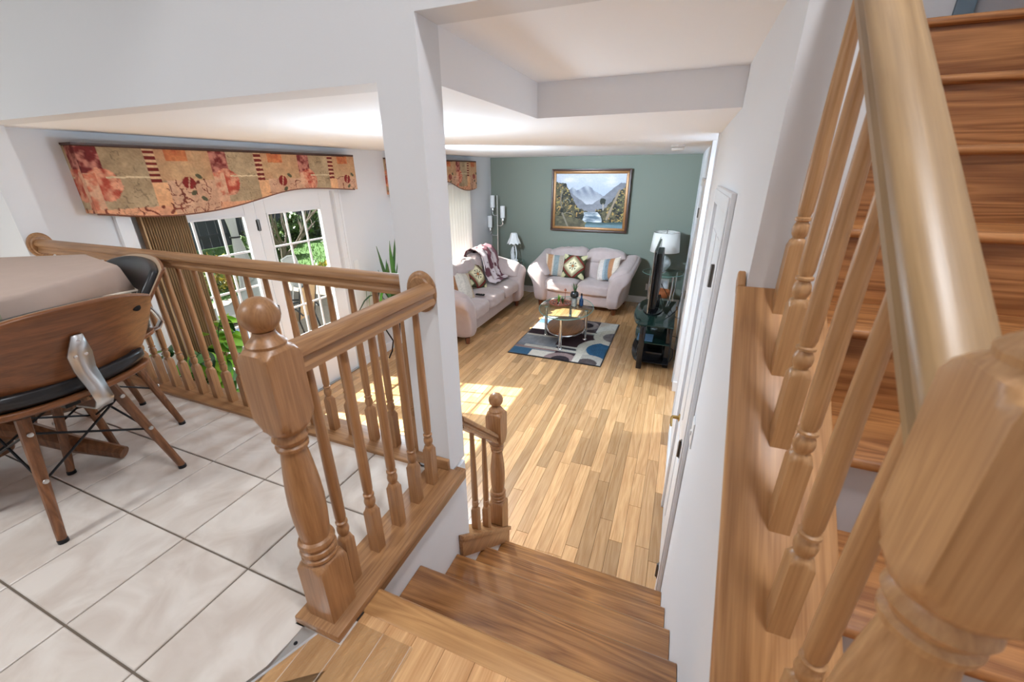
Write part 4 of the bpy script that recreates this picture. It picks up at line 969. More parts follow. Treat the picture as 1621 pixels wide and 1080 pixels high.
# ---- valances
def valance_pattern(u, v, L, H, seed=0):       # u along the length in metres, v height in metres from the top
    p = np.mod(u+.02, .78)/.78; h = v/.42
    n1 = fbm(u*9, v*9, 60+seed); n2 = fbm(u*30, v*30, 61+seed)
    tan = mixc(C(140, 116, 88), C(192, 168, 134), n1); out = tan.copy()
    k = (p < .16) & (h < .36); out[k] = mixc(C(110, 40, 38), C(184, 120, 104), np.clip((n2-.4)*4, 0, 1))[k]
    k = (np.hypot((p-.13)*1.9, (h-.52)*1.0) < .2+.05*n2); out[k] = mixc(C(168, 72, 54), C(214, 150, 120), np.clip((n2-.35)*3, 0, 1))[k]
    k = (p < .1) & (h > .36); out[k] = mixc(C(206, 160, 130), C(190, 110, 84), np.clip((n2-.45)*5, 0, 1))[k]
    k = (p > .46) & (p < .54) & (h < .5); out[k] = mixc(C(110, 36, 30), C(206, 168, 130), ((np.sin(v*180) > .2)*1.0))[k]
    k = (p > .46) & (p < .58) & (h >= .5); out[k] = mixc(C(226, 176, 132), C(206, 148, 104), n1)[k]
    k = (p >= .54) & (h < .48); out[k] = mixc(C(176, 128, 94), C(194, 162, 122), n1+h*.5-.2)[k]
    k = (p >= .62) & (p < .8) & (h < .18); out[k] = mixc(C(160, 70, 46), C(206, 134, 84), n2)[k]
    k = (p >= .58) & (h >= .48); out[k] = mixc(C(206, 166, 136), C(184, 138, 110), n1)[k]
    scr = np.abs(fbm(u*11, v*11, 62, 2)-.5) < .016; k = scr & (((p >= .56) & (h > .46)) | (h > .84)); out[k] = C(104, 48, 36)
    k = (np.hypot((p-.76)*2.2, (h-.52)*1.2) < .12) & (np.abs(np.sin((p-.76)*40+h*6)) > .25); out[k] = C(126, 38, 34)
    for (a, b, s_) in ((.86, .42, 1), (.78, .68, -1), (.86, .78, 1)):
        k = np.hypot((p-a)*2.4-(h-b)*.7*s_, (h-b)*1.4) < .06; out[k] = C(86, 84, 62)
    k = (h > .86) & (p < .56); out[k] = mixc(C(222, 168, 130), C(200, 136, 104), n1)[k]; k = scr & (h > .86); out[k] = C(120, 60, 44)
    vein = np.abs(fbm(u*16+3, v*16, 66, 3)-.5) < .014; kk = vein & (p > .16) & (p < .46); out[kk] *= .62
    k = (p > .16) & (p < .46) & (np.abs(h-.42) < .012); out[k] = C(206, 186, 150)
    scr2 = np.abs(fbm(u*15+9, v*15, 67, 2)-.5) < .013; kk = scr2 & (p > .58) & (h > .5); out[kk] = C(110, 56, 44)
    out = out*(.78+.44*fbm(u*22, v*22, 68))[:, None]
    out[(v < .008)] = C(70, 44, 34)
    return out*(.85+.3*vn(u*130, v*130, 63))[:, None]
def valance(label, y0, y1, ztop, prof, xf=-3.285, xb=-3.40):
    t = thing('window_valance', label, 'valance', (xf, (y0+y1)/2, ztop-.42), 'floral patchwork valances')
    ys = [p[0] for p in prof]; zs = [p[1] for p in prof]
    L = y1-y0; n = int(L*170)
    def f(u, v):
        y = y0+u*L; zb = np.interp(y, ys, zs); return xf+0*u, y, ztop-v*(ztop-zb)
    def smooth_bottom():
        yy = np.linspace(y0, y1, 400); z = np.interp(yy, ys, zs)
        ker = np.ones(41)/41; zz = np.convolve(np.pad(z, 20, 'edge'), ker, 'valid'); return yy, zz
    yy, zz = smooth_bottom(); ys, zs = list(yy), list(zz)
    m, u, v = grid(n, 80, f); zb = np.interp(y0+u*L, ys, zs)
    o = m.build('front_panel', 'fab', t, colors=valance_pattern(u*L, v*(ztop-zb), L, .42)); o.modifiers.new('t', 'SOLIDIFY').thickness = .012; o.modifiers['t'].offset = 0
    for yy_, zz_ in ((y0, zs[0]), (y1, zs[-1])):
        m2, u2, v2 = grid(12, 46, lambda u, v: (xf-.006+u*(xb-xf+.0065), yy_+0*u, ztop-v*(ztop-zz_)))
        s = m2.build('side_panel', 'fab', t, colors=valance_pattern(u2*.11+.02, v2*(ztop-zz_), L, .42, 3)); s.modifiers.new('t', 'SOLIDIFY').thickness = .012
    MB().box(xb+.0005, xf+.004, y0-.004, y1+.004, ztop, ztop+.012).build('top_board', 'darkwood', t)
    m3 = MB().tube([(xf+.002, a, b-.002) for a, b in zip(ys[::8], zs[::8])], .006, 6); m3.build('welt_cord', 'footwood', t, smooth=True)
    return t
valance('floral patchwork valance above the french doors', 1.455, 3.72, 1.258, [(1.455, .885), (1.62, .85), (1.85, .832), (2.1, .838), (2.35, .865), (2.6, .915), (2.8, .955), (3.0, .972), (3.3, .962), (3.72, .932)])
valance('floral patchwork valance above the sofa window', 4.36, 6.59, 1.25, [(4.36, .85), (4.6, .84), (4.9, .9), (5.3, 1.0), (5.7, .97), (5.95, .88), (6.15, .832), (6.4, .822), (6.59, .85)])
# ---- blinds
ab = thing('accordion_blind', 'tan pleated vertical blind stacked over the left french door', 'blind', (-3.34, 1.83, LIV+.03))
n = 18; zs_ = (.93, LIV+.03); y = 1.685
for nm_, mt_, odd in (('light_pleats', 'blind', 0), ('shaded_folds', 'blind_shadow', 1)):  # inner folds coloured darker to stand for shade between pleats
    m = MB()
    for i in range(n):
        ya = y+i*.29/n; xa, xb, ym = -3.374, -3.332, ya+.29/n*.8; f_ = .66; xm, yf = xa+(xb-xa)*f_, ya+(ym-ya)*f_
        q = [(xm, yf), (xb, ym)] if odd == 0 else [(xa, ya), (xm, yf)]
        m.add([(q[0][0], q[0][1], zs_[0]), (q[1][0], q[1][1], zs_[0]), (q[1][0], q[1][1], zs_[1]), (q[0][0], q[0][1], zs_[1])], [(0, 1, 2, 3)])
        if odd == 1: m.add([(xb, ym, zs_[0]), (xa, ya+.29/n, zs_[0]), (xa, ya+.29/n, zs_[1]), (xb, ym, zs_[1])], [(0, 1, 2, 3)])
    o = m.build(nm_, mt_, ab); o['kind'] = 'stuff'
MB().box(-3.376, -3.33, 1.67, 3.46, .935, .965).build('head_rail', 'white', ab)
vb = thing('vertical_blind', 'white sheer vertical blind hanging behind the sofa', 'blind', (-3.33, 5.7, -.5))
for i in range(16):
    yy = 5.075+i*.0865
    m, u, v = grid(5, 2, lambda u, v: (-3.375+u*.068, yy+u*.014+.008*np.sin(u*PI), .92-v*1.42)); m.build('slat', 'sheer', vb, smooth=True)
MB().box(-3.37, -3.32, 5.02, 6.46, .925, .955).build('head_rail', 'white', vb)
# ---- small wall items
sd = thing('smoke_detector', 'round white smoke detector on the living room ceiling', 'smoke detector', (-.135, 4.75, CEIL))
MB().lathe([(.065, 0), (.065, -.02), (.06, -.022)], (-.135, 4.75, CEIL), 28).build('base', 'white', sd, smooth=True)
MB().lathe([(.058, -.026), (.06, -.03), (.058, -.048), (.05, -.055), (.001, -.056)], (-.135, 4.75, CEIL), 28).build('cover', 'white', sd, smooth=True)
def outlet(label, c, axis):
    t = thing('wall_outlet', label, 'outlet', c)
    x, y, z = c
    if axis == 'x': MB().box(x, x+.006, y-.036, y+.036, z, z+.115).build('plate', 'white', t, bevel=.002); bb = [(x+.006, x+.009, y-.017, y+.017, z+a, z+a+.03) for a in (.02, .065)]
    else: MB().box(x-.036, x+.036, y-.006, y, z, z+.115).build('plate', 'white', t, bevel=.002); bb = [(x-.017, x+.017, y-.009, y-.006, z+a, z+a+.03) for a in (.02, .065)]
    for b in bb: MB().box(*b).build('socket', 'white', t, bevel=.001)
outlet('white switch plate beside the right french door', (-3.40, 3.66, .06), 'x')
outlet('white outlet on the green wall beside the loveseat', (-.40, 7.42, -.86), 'y')
# ================================================================ KITCHEN: TABLE AND CHAIRS
TC = Vector((-2.46, .46)); AP = .535; ZT = .75
def octo(ap, rot=D2(33-22.5), rnd_=.0):
    R_ = ap/math.cos(PI/8); return [(TC.x+R_*math.cos(rot+k*PI/4), TC.y+R_*math.sin(rot+k*PI/4)) for k in range(8)]
tb = thing('dining_table', 'dark wooden pedestal dining table under the taupe cloth', 'dining table', (TC.x, TC.y, 0))
MB().prism(octo(AP), 2, ZT-.03, ZT).build('table_top', 'walnut', tb, bevel=.004)
MB().lathe([(.07, .06), (.075, .1), (.05, .16), (.045, .3), (.06, .45), (.045, .55), (.06, .68), (.14, .72)], (TC.x, TC.y, 0), 24).build('pedestal', 'walnutz', tb, smooth=True)
for k in range(4):
    a = D2(28)+k*PI/2; d = Vector((math.cos(a), math.sin(a), 0)); pts = [Vector((TC.x, TC.y, .2))+d*.04, Vector((TC.x, TC.y, .165))+d*.16, Vector((TC.x, TC.y, .085))+d*.32, Vector((TC.x, TC.y, .026))+d*.49]
    MB().tube(pts, [.045, .04, .034, .025], 10).build('foot', 'walnutz', tb, smooth=True)
tcl = thing('tablecloth', 'taupe fringed tablecloth with an olive woven band on the dining table', 'tablecloth', (TC.x, TC.y, ZT-.08))
# top sheet and hanging sides
oc = octo(AP+.006); hem = []
m = MB(); vs = [(TC.x, TC.y, ZT+.006)]; rngs = []
sub_ = 6
def ring(off, z, wav=0.0, cornerdrop=0.0):
    out = []; o8 = octo(AP+.006+off)
    for k in range(8):
        p, q = o8[k], o8[(k+1) % 8]
        for s in range(sub_):
            t = s/sub_; dz = -cornerdrop*abs(2*t-1)**2
            n_ = wav*math.sin((k*sub_+s)*1.3)
            out.append((p[0]+(q[0]-p[0])*t+n_*math.cos(k), p[1]+(q[1]-p[1])*t+n_*math.sin(k), z+dz))
    return out
R_ = [ring(-.25, ZT+.0065), ring(-.012, ZT+.0065), ring(.0, ZT+.004), ring(.006, ZT-.008), ring(.012, ZT-.045, .004, .008), ring(.02, ZT-.085, .008, .02)]
N_ = 8*sub_
for r_ in R_: vs += r_
fs = [(0, 1+i, 1+(i+1) % N_) for i in range(N_)]
for k in range(len(R_)-1): fs += [(1+k*N_+i, 1+(k+1)*N_+i, 1+(k+1)*N_+(i+1) % N_, 1+k*N_+(i+1) % N_) for i in range(N_)]
m.add(vs, fs); o = m.build('cloth', 'cloth', tcl, smooth=True, angle=100); o.modifiers.new('t', 'SOLIDIFY').thickness = .003
hemr = ring(.022, ZT-.088, .008, .02); MB().tube([(a, b, c) for a, b, c in hemr+[hemr[0]]], .006, 6).build('hem_band', 'cream', tcl, smooth=True)
for i in range(0, N_*2):
    k = i/2.0; a = Vector(hemr[int(k) % N_]); b = Vector(hemr[(int(k)+1) % N_]); p = a.lerp(b, k-int(k))
    if p.x < -2.55 and p.y < .9: continue
    MB().tube([p, p+Vector((.002, 0, -.015)), p+Vector((.004*math.sin(i), .003, -.042))], [.0045, .006, .007], 6).build('tassel', 'cream', tcl)
# olive woven band across the near right edge
bandc = 8; p0, p1 = Vector((*oc[7], 0)), Vector((*oc[0], 0)); pm = p0.lerp(p1, .5); e_ = (p1-p0).normalized(); nn = Vector((e_.y, -e_.x, 0))
if nn.dot(Vector((TC.x, TC.y, 0))-pm) < 0: nn = -nn
q = MB()
def bp(s, d, z): v_ = pm+e_*s+nn*d; return (v_.x, v_.y, z)
w_ = .17
q.add([bp(-w_, .14, ZT+.009), bp(w_, .14, ZT+.009), bp(w_, .002, ZT+.009), bp(-w_, .002, ZT+.009), bp(w_, -.012, ZT-.002), bp(-w_, -.012, ZT-.002), bp(w_, -.022, ZT-.09), bp(-w_, -.022, ZT-.09)], [(0, 1, 2, 3), (3, 2, 4, 5), (5, 4, 6, 7)])
ob = q.build('woven_band', 'olive', tcl); ob.modifiers.new('t', 'SOLIDIFY').thickness = .004
for k in range(7):
    s0 = -w_+.02+k*(2*w_-.04)/7
    MB().bar(bp(s0, -.0275, ZT-.015), bp(s0+.03, -.0275, ZT-.05), .006, .003, tuple(nn)).build('herringbone_stitch', 'cream', tcl)
    MB().bar(bp(s0+.03, -.0275, ZT-.05), bp(s0, -.0275, ZT-.085), .006, .003, tuple(nn)).build('herringbone_stitch', 'cream', tcl)

def make_chair(label):
    r = thing('dining_chair', label, 'chair', (0, 0, 0), 'bentwood chairs at the dining table')
    # local: faces -x, back plate at +x
    def plate(u, v, off=0.0, grow=0.0):
        y = (u-.5)*2; z = (v-.5)*2
        hw = (.235+grow)*(1-.10*np.clip(-z, 0, 1)**2-.05*np.clip(z, 0, 1)**3); hh = (.145+grow)*(1-.18*np.abs(y)**3+.06*(z > 0)*(1-y*y))
        yy = y*hw; zz = .605+z*hh
        x = .27+.088*z-.95*yy*yy+off
        return x, yy, zz
    def shell(off, th, grow, name, mat, nx=23, ny=13):
        a, u, v = grid(nx, ny, lambda u, v: plate(u, v, off, grow)); o = a.build(name, mat, r, smooth=True, origin=(.27, 0, .48)); s = o.modifiers.new('t', 'SOLIDIFY'); s.thickness = th; s.offset = 0
        b = o.modifiers.new('b', 'BEVEL'); b.width = th*.3; b.segments = 2; b.limit_method = 'ANGLE'; return o
    back = shell(.0, .014, 0, 'back_plate', 'walnut')
    pad = shell(-.026, .034, -.006, 'back_pad', 'black')
    shell(-.007, .004, .0015, 'edge_band', 'ply')
    for (u, v) in ((.12, .82), (.12, .18), (.88, .82), (.88, .18)):
        x, y, z = [float(a) for a in plate(np.array(u), np.array(v))]
        mm = MB(); mm.lathe([(.013, 0), (.012, .004), (.004, .007), (.001, .007)], (0, 0, 0), 14); mm.xf(Matrix.Translation((x+.006, y, z)) @ Matrix.Rotation(PI/2-.1, 4, 'Y')); mm.build('bolt_cap', 'blackm', back, smooth=True)
    # metal bracket
    W2 = .024; pts = [(.316, .665), (.290, .60), (.283, .545), (.306, .49), (.318, .45), (.30, .425), (.2, .415)]
    mm = MB(); n = len(pts); vs = []
    for i, (x, z) in enumerate(pts):
        w = W2*(.55 if i == 0 else 1.25 if i == 1 else 1.1 if i == 2 else .95)
        vs += [(x, -w, z), (x, w, z)]
    mm.add(vs, [(2*i, 2*i+1, 2*i+3, 2*i+2) for i in range(n-1)])
    br = mm.build('metal_bracket', 'steel', r, smooth=True, angle=12); br.modifiers.new('t', 'SOLIDIFY').thickness = .006
    for (y, z) in ((0, .648), (-.013, .595), (.013, .595)):
        mm = MB(); mm.lathe([(.006, 0), (.005, .004), (.001, .005)], (0, 0, 0), 10); mm.xf(Matrix.Translation((.292 if z < .63 else .311, y, z)) @ Matrix.Rotation(PI/2, 4, 'Y')); mm.build('rivet', 'chrome', br, smooth=True)
    # seat shell and cushion
    def seatshape(q):
        q = q.copy(); q[:, 2] += .10*(q[:, 0]/.23)**2*np.where(q[:, 0] > 0, .35, -.25)+.03*(np.abs(q[:, 1])/.23)**2; return q
    puff((0, 0, .415), (.47, .47, .03), 5, 15, 0, 0, 5, seatshape).build('seat_shell', 'walnut', r, smooth=True, merge=True, angle=60)
    puff((0, 0, .455), (.46, .46, .06), 5, 15, 2, .004, 5, seatshape).build('seat_cushion', 'black', r, smooth=True, merge=True, angle=80)
    tips = []
    for sx_ in (-1, 1):
        for sy_ in (-1, 1):
            A = Vector((sx_*.115, sy_*.115, .405)); B = Vector((sx_*.195, sy_*.19, .012)); tips.append((A, B))
            l_ = MB().tube([B, A], [.0125, .018], 10).build('leg', 'walnutz', r, smooth=True)
            MB().lathe([(.014, 0), (.014, .012), (.0125, .014)], (B.x, B.y, 0), 12).build('glide', 'blackm', l_, smooth=True)
            for t in (.12, .5):
                p = A.lerp(B, t); mm = MB(); mm.lathe([(.008, 0), (.007, .004), (.001, .005)], (0, 0, 0), 10); mm.xf(Matrix.Translation(p+Vector((sx_*.0165, 0, 0))) @ Matrix.Rotation(sx_*PI/2, 4, 'Y')); mm.build('bolt', 'steel', l_, smooth=True)
    MB().box(-.13, .13, -.02, .02, .388, .4).box(-.02, .02, -.13, -.02, .388, .4).box(-.02, .02, .02, .13, .388, .4).build('under_frame', 'blackm', r)
    for (i, j) in ((0, 1), (1, 3), (3, 2), (2, 0)):
        MB().tube([tips[i][0].lerp(tips[i][1], .12), tips[j][0].lerp(tips[j][1], .52)], .004, 6).build('brace_rod', 'blackm', r)
        MB().tube([tips[i][0].lerp(tips[i][1], .52), tips[j][0].lerp(tips[j][1], .12)], .004, 6).build('brace_rod', 'blackm', r)
    return r
ch = make_chair('walnut and black chair with its back to the camera, nearest at the table')
ch2 = copy_tree(ch); ch2['label'] = 'walnut and black chair between the table and the long railing'
ch.location = (-1.925, .535, 0); ch.rotation_euler = (0, 0, D2(4))
ch2.location = (-2.285, .765, 0); ch2.rotation_euler = (0, 0, D2(84))

# ================================================================ PLANTS INDOORS
def leaf_mesh(L, Wd, fold=.25, droop=.3, heart=False, name='leaf', seg=6):
    vs = []; fs = []
    for k in range(seg+1):
        t = k/seg; w = Wd*math.sin(PI*min(1, (.12+.88*t) if not heart else (.28+.72*t)))**(.8)*(1 if t < 1 else .02)
        z = -droop*L*t*t
        vs += [(L*t, -w, z+fold*w), (L*t, 0, z), (L*t, w, z+fold*w)]
    for k in range(seg):
        a = 3*k; fs += [(a, a+1, a+4, a+3), (a+1, a+2, a+5, a+4)]
    return vs, fs
def leafobj(mat, L, Wd, **k):
    v_, f_ = leaf_mesh(L, Wd, **k); return MB().add(v_, f_).build('leaf_source', mat, origin=(0, 0, 0), smooth=True)
pt = thing('pothos_plant', 'bright green trailing pothos in a white pot before the blind', 'houseplant', (-2.98, 1.64, LIV))
MB().tube([(-2.98, 1.64, LIV+.55), (-2.98, 1.64, LIV+.56)], .12, 20).build('stand_plate', 'blackm', pt)
for a in (.3, 2.4, 4.5): MB().tube([(-2.98+.16*math.cos(a), 1.64+.16*math.sin(a), LIV), (-2.98+.08*math.cos(a), 1.64+.08*math.sin(a), LIV+.3), (-2.98+.1*math.cos(a), 1.64+.1*math.sin(a), LIV+.55)], .008, 8).build('stand_leg', 'blackm', pt, smooth=True)
MB().lathe([(.085, .56), (.11, .64), (.125, .76), (.115, .765), (.105, .74), (.001, .74)], (-2.98, 1.64, LIV), 24).build('pot', 'white', pt, smooth=True)
src = leafobj('leaf', .13, .056, heart=True, droop=.35); srcd = leafobj('dleaf', .12, .05, heart=True, droop=.35)
rng = random.Random(42); base = Vector((-2.98, 1.64, LIV+.75))
for i in range(16):
    a = 2*PI*i/16+rng.uniform(-.2, .2); h = rng.uniform(-.4, .52); sp = rng.uniform(.12, .32)
    pts = [base, base+Vector((math.cos(a)*sp*.4, math.sin(a)*sp*.4, max(.08, h*.5))), base+Vector((math.cos(a)*sp*.8, math.sin(a)*sp*.8, h*.85+.02)), base+Vector((math.cos(a)*sp, math.sin(a)*sp, h))]
    MB().tube(pts, .004, 5).build('vine', 'dleaf', pt, smooth=True)
    for k in range(9):
        t = rng.uniform(.3, 1); j = min(2, int(t*3)); p = pts[j].lerp(pts[j+1], t*3-j)
        inst(src if rng.random() < .62 else srcd, 'leaf', pt, p, rot=(rng.uniform(-.7, .7), rng.uniform(-.2, .9), a+rng.uniform(-1.2, 1.2)), scale=(rng.uniform(.7, 1.15),)*3)
SP = Vector((-3.10, 3.87, -.60))
sp_ = thing('snake_plant', 'snake plant with arching leaves on a black iron stand by the left wall', 'houseplant', (SP.x, SP.y, LIV))
for a in (.4, 2.0, 3.5, 5.1):
    c_, s_ = math.cos(a), math.sin(a)
    MB().tube([(SP.x+.10*c_, SP.y+.10*s_, SP.z), (SP.x+.14*c_, SP.y+.14*s_, SP.z-.12), (SP.x+.07*c_, SP.y+.07*s_, SP.z-.26), (SP.x+.10*c_, SP.y+.10*s_, SP.z-.4), (SP.x+.15*c_, SP.y+.15*s_, LIV)], .009, 8).build('stand_leg', 'blackm', sp_, smooth=True)
m = MB(); m.tube([(SP.x+.12*math.cos(t), SP.y+.12*math.sin(t), SP.z) for t in np.linspace(0, 2*PI, 25)], .009, 6); m.build('stand_ring', 'blackm', sp_, smooth=True)
MB().lathe([(.08, .0), (.1, .05), (.125, .14), (.13, .17), (.118, .17), (.11, .15), (.001, .15)], tuple(SP), 24).build('pot', 'terra', sp_, smooth=True)
rng = random.Random(9)
for i, (a, L, tilt) in enumerate(((1.2, 1.0, .10), (4.6, .80, .16), (5.2, .62, .22), (0.3, .72, .14), (2.4, .6, .2), (3.6, .5, .22), (5.9, .85, .08))):
    vs = []; fs = []; d = Vector((math.cos(a), math.sin(a), 0)); px = Vector((-d.y, d.x, 0)); b0 = SP+Vector((0, 0, .14))+d*.03
    for k in range(9):
        t = k/8; p = b0+Vector((0, 0, L*t))+d*(tilt*L*t*t)+px*(.02*math.sin(t*5+i)); w = .030*(1-.15*(1-t))*min(1, (1-t)*3.2+.02)
        vs += [p-px*w, p+d*.006, p+px*w]
    for k in range(8): q = 3*k; fs += [(q, q+1, q+4, q+3), (q+1, q+2, q+5, q+4)]
    MB().add(vs, fs).build('upright_leaf', 'dleaf', sp_, smooth=True)
for i in range(26):
    a = 2*PI*i/26+rng.uniform(-.15, .15); L = rng.uniform(.45, .75); d = Vector((math.cos(a), math.sin(a), 0)); px = Vector((-d.y, d.x, 0)); vs = []; fs = []; up_ = rng.uniform(.15, .42)
    for k in range(8):
        t = k/7; p = SP+Vector((0, 0, .15))+d*(L*.72*t)+Vector((0, 0, up_*math.sin(PI*t*.8)*1.2-.22*t*t)); w = .021*math.sin(PI*(.1+.88*t))
        if p.x < -3.375: p.x = -3.375
        vs += [p-px*w, p+px*w]
    for k in range(7): fs.append((2*k, 2*k+1, 2*k+3, 2*k+2))
    MB().add(vs, fs).build('arching_leaf', 'leaf' if i % 3 else 'dleaf', sp_, smooth=True)

# ================================================================ GARDEN
GZ = -1.22
pat_ = struct(MB().box(-8.2, -3.56, .2, 8.6, GZ-.12, GZ-.012).build('patio', 'stone'), 'pale paver patio outside the french doors')
rng = random.Random(21)
ps = MB().box(-.2385, .2385, -.1385, .1385, -.02, 0).build('paver_source', 'paver', origin=(0, 0, 0))
k = 0; x = -8.2+.24
while x < -3.7:
    y = 1.2+(.14 if k % 2 else 0)
    while y < 8.4:
        inst(ps, 'paver', pat_, (x, y+.0, GZ+rng.uniform(-.002, .002))); y += .56 if False else .28
    x += .48; k += 1
bpy.data.objects.remove(ps)
lw = struct(MB().box(-22, -8.2, -6, 24, GZ-.2, GZ-.01).box(-8.2, -3.56, 8.6, 24, GZ-.2, GZ-.01).box(-8.2, -3.56, -6, .2, GZ-.2, GZ-.01).build('lawn', 'lawn'), 'sunlit green lawn behind the patio')
def foliage(c, rad, n, size, seed, squash=1.0):
    rg_ = np.random.RandomState(seed); d = rg_.normal(size=(n, 3)); d /= np.linalg.norm(d, axis=1)[:, None]
    r_ = (.55+.45*rg_.rand(n))**.7; lump = 1+.22*np.sin(d[:, 0]*5+seed)*np.cos(d[:, 2]*6+d[:, 1]*4)
    p = d*(r_*lump)[:, None]*np.array(rad)+np.array(c)
    a = rg_.normal(size=(n, 3)); a /= np.linalg.norm(a, axis=1)[:, None]; b = np.cross(a, rg_.normal(size=(n, 3))); b /= np.linalg.norm(b, axis=1)[:, None]
    s = size*(.6+.8*rg_.rand(n))[:, None]
    vs = np.stack([p-a*s, p+b*s*.45, p+a*s, p-b*s*.45], 1).reshape(-1, 3); vs[:, 2] = np.maximum(vs[:, 2], GZ)
    m = MB(); m.v = [tuple(x) for x in vs]; m.f = [(4*i, 4*i+1, 4*i+2, 4*i+3) for i in range(n)]
    return m, rg_.rand(n)
gm, gr = MB(), []
rg_ = np.random.RandomState(5); N2 = 9000
gx = -8.3-rg_.rand(N2)**1.4*6; gy = 2.5+rg_.rand(N2)*11
for i in range(N2):
    h = .05+.05*rg_.rand(); a = rg_.rand()*6.28; dx, dy = .012*math.cos(a), .012*math.sin(a); t = rg_.normal(size=2)*.03
    gm.add([(gx[i]-dx, gy[i]-dy, GZ-.01), (gx[i]+dx, gy[i]+dy, GZ-.01), (gx[i]+t[0], gy[i]+t[1], GZ-.01+h)], [(0, 1, 2)])
tag(gm.build('grass_blades', 'grass', rnd=rg_.rand(N2)), 'short green grass blades on the lawn', 'grass', kind='stuff')
fe = thing('garden_fence', 'dark board fence behind the hedge', 'fence', (-14.5, 8, GZ))
for i in range(56): MB().box(-14.53, -14.5, 1.0+i*.29, 1.0+i*.29+.282, GZ, GZ+1.9+.02*(i % 3)).build('board', 'fence', fe)
for z in (.35, 1.5): MB().box(-14.5, -14.45, 1.0, 17.2, GZ+z, GZ+z+.09).build('fence_rail', 'fence', fe)
def shrub(name, label, x, y, rad, n, size, mat, seed, group=None, cat='shrub'):
    t = thing(name, label, cat, (x, y, GZ), group)
    m, r_ = foliage((x, y, GZ+rad[2]*.9), rad, n, size, seed); m.build('foliage', mat, t, rnd=r_)
    for k in range(3): MB().tube([(x, y, GZ), (x+.2*math.cos(k*2.1), y+.2*math.sin(k*2.1), GZ+rad[2])], [.04, .015], 6).build('stem', 'bark', t)
    return t
lab = ['dark green hedge shrub at the left end before the fence', 'dark green hedge shrub second from the left before the fence', 'dark green hedge shrub third from the left before the fence', 'dark green hedge shrub in the middle of the row', 'dark green hedge shrub right of the middle of the row', 'dark green hedge shrub second from the right end', 'dark green hedge shrub at the right end of the row']
for i in range(7): shrub('hedge_shrub', lab[i], -13.2, 8.9+i*1.25 if i else 6.3, (.6, .5, .5+.08*math.sin(i*3)), 2600, .085, 'hedge', 70+i, 'hedge shrubs along the fence')
shrub('leafy_bush', 'light green bush on the lawn behind the right french door', -8.9, 9.4, (.6, .6, .62), 2600, .07, 'hedge', 90)
shrub('leafy_bush', 'rounded green bush beside the bare tree', -11.2, 7.6+1.0, (.5, .7, .42), 2400, .075, 'hedge', 91)
shrub('flower_bush', 'yellow green flowering bush behind the patio lounger', -9.1, 5.55, (.55, .75, .38), 2000, .055, 'flower', 92)
shrub('flower_bush', 'yellow green flowering bush at the right of the patio', -7.6, 7.5, (.4, .6, .22), 1200, .05, 'flower', 93)
bt_ = thing('bare_tree', 'bare grey branched tree on the lawn', 'tree', (-9.4, 7.6, GZ))
rng = random.Random(33)
MB().tube([(-9.4, 7.6, GZ), (-9.4, 7.62, GZ+.35), (-9.35, 7.6, GZ+.7)], [.085, .07, .055], 8).build('trunk', 'bark', bt_, smooth=True)
def branch(p, d, L, r, depth):
    pts = [p]; q = p
    for k in range(4):
        d = (d+Vector((rng.uniform(-.25, .25), rng.uniform(-.25, .25), rng.uniform(-.05, .2)))).normalized(); q = q+d*L/4; pts.append(q)
    mm = MB().tube(pts, [r, r*.85, r*.7, r*.55, r*.4], 6)
    if depth > 0:
        for k in range(3): mm2 = branch(pts[rng.randint(1, 4)], (d+Vector((rng.uniform(-.9, .9), rng.uniform(-.9, .9), rng.uniform(-.1, .6)))).normalized(), L*.65, r*.5, depth-1); mm.add(mm2.v, mm2.f)
    return mm
for k in range(7):
    a = k*.9+.2; branch(Vector((-9.36, 7.6, GZ+.3+.06*k)), Vector((math.cos(a), math.sin(a), .75)).normalized(), 1.2, .035, 2).build('branch', 'bark', bt_, smooth=True)
# gazebo with tied curtain
gz = thing('garden_gazebo', 'white posted garden gazebo on the lawn edge', 'gazebo', (-8.4, 4.6, GZ))
for (x, y) in ((-7.3, 2.6), (-7.3, 5.35), (-10.2, 2.6), (-10.2, 5.35)): MB().box(x-.04, x+.04, y-.04, y+.04, GZ, GZ+2.5).build('post', 'outwhite', gz)
for b in ((-7.34, -7.26, 2.6, 5.35), (-10.24, -10.16, 2.6, 5.35)): MB().box(b[0], b[1], b[2]+.041, b[3]-.041, GZ+2.4, GZ+2.5).build('beam', 'outwhite', gz)
for y in (2.6, 5.35): MB().box(-10.159, -7.341, y-.04, y+.04, GZ+2.4, GZ+2.5).build('beam', 'outwhite', gz)
MB().add([(-7.1, 2.4, GZ+2.5), (-7.1, 5.55, GZ+2.5), (-10.4, 5.55, GZ+2.5), (-10.4, 2.4, GZ+2.5), (-8.75, 3.98, GZ+3.2)], [(0, 1, 4), (1, 2, 4), (2, 3, 4), (3, 0, 4), (0, 3, 2, 1)]).build('canopy', 'outwhite', gz)
cu = thing('gazebo_curtain', 'white curtain tied back at the gazebo post', 'curtain', (-7.42, 5.2, GZ))
def cf(u, v):
    z = 1.24-v*2.42; w = np.where(v < .5, .36-.26*np.sin(PI*v)**2, .10+.30*np.clip((v-.5)*2, 0, 1)**.8); c_ = 5.10+.12*v
    return -7.5+.03*np.sin(u*40), c_+(u-.5)*w*2*.62, z+u*0
m, u, v = grid(60, 40, cf); o = m.build('fabric', 'outwhite', cu, smooth=True); o.modifiers.new('t', 'SOLIDIFY').thickness = .006
MB().tube([(-7.5+.07*math.cos(t), 5.16+.085*math.sin(t), .03) for t in np.linspace(0, 2*PI, 17)], .014, 6).build('tie', 'blackm', cu)
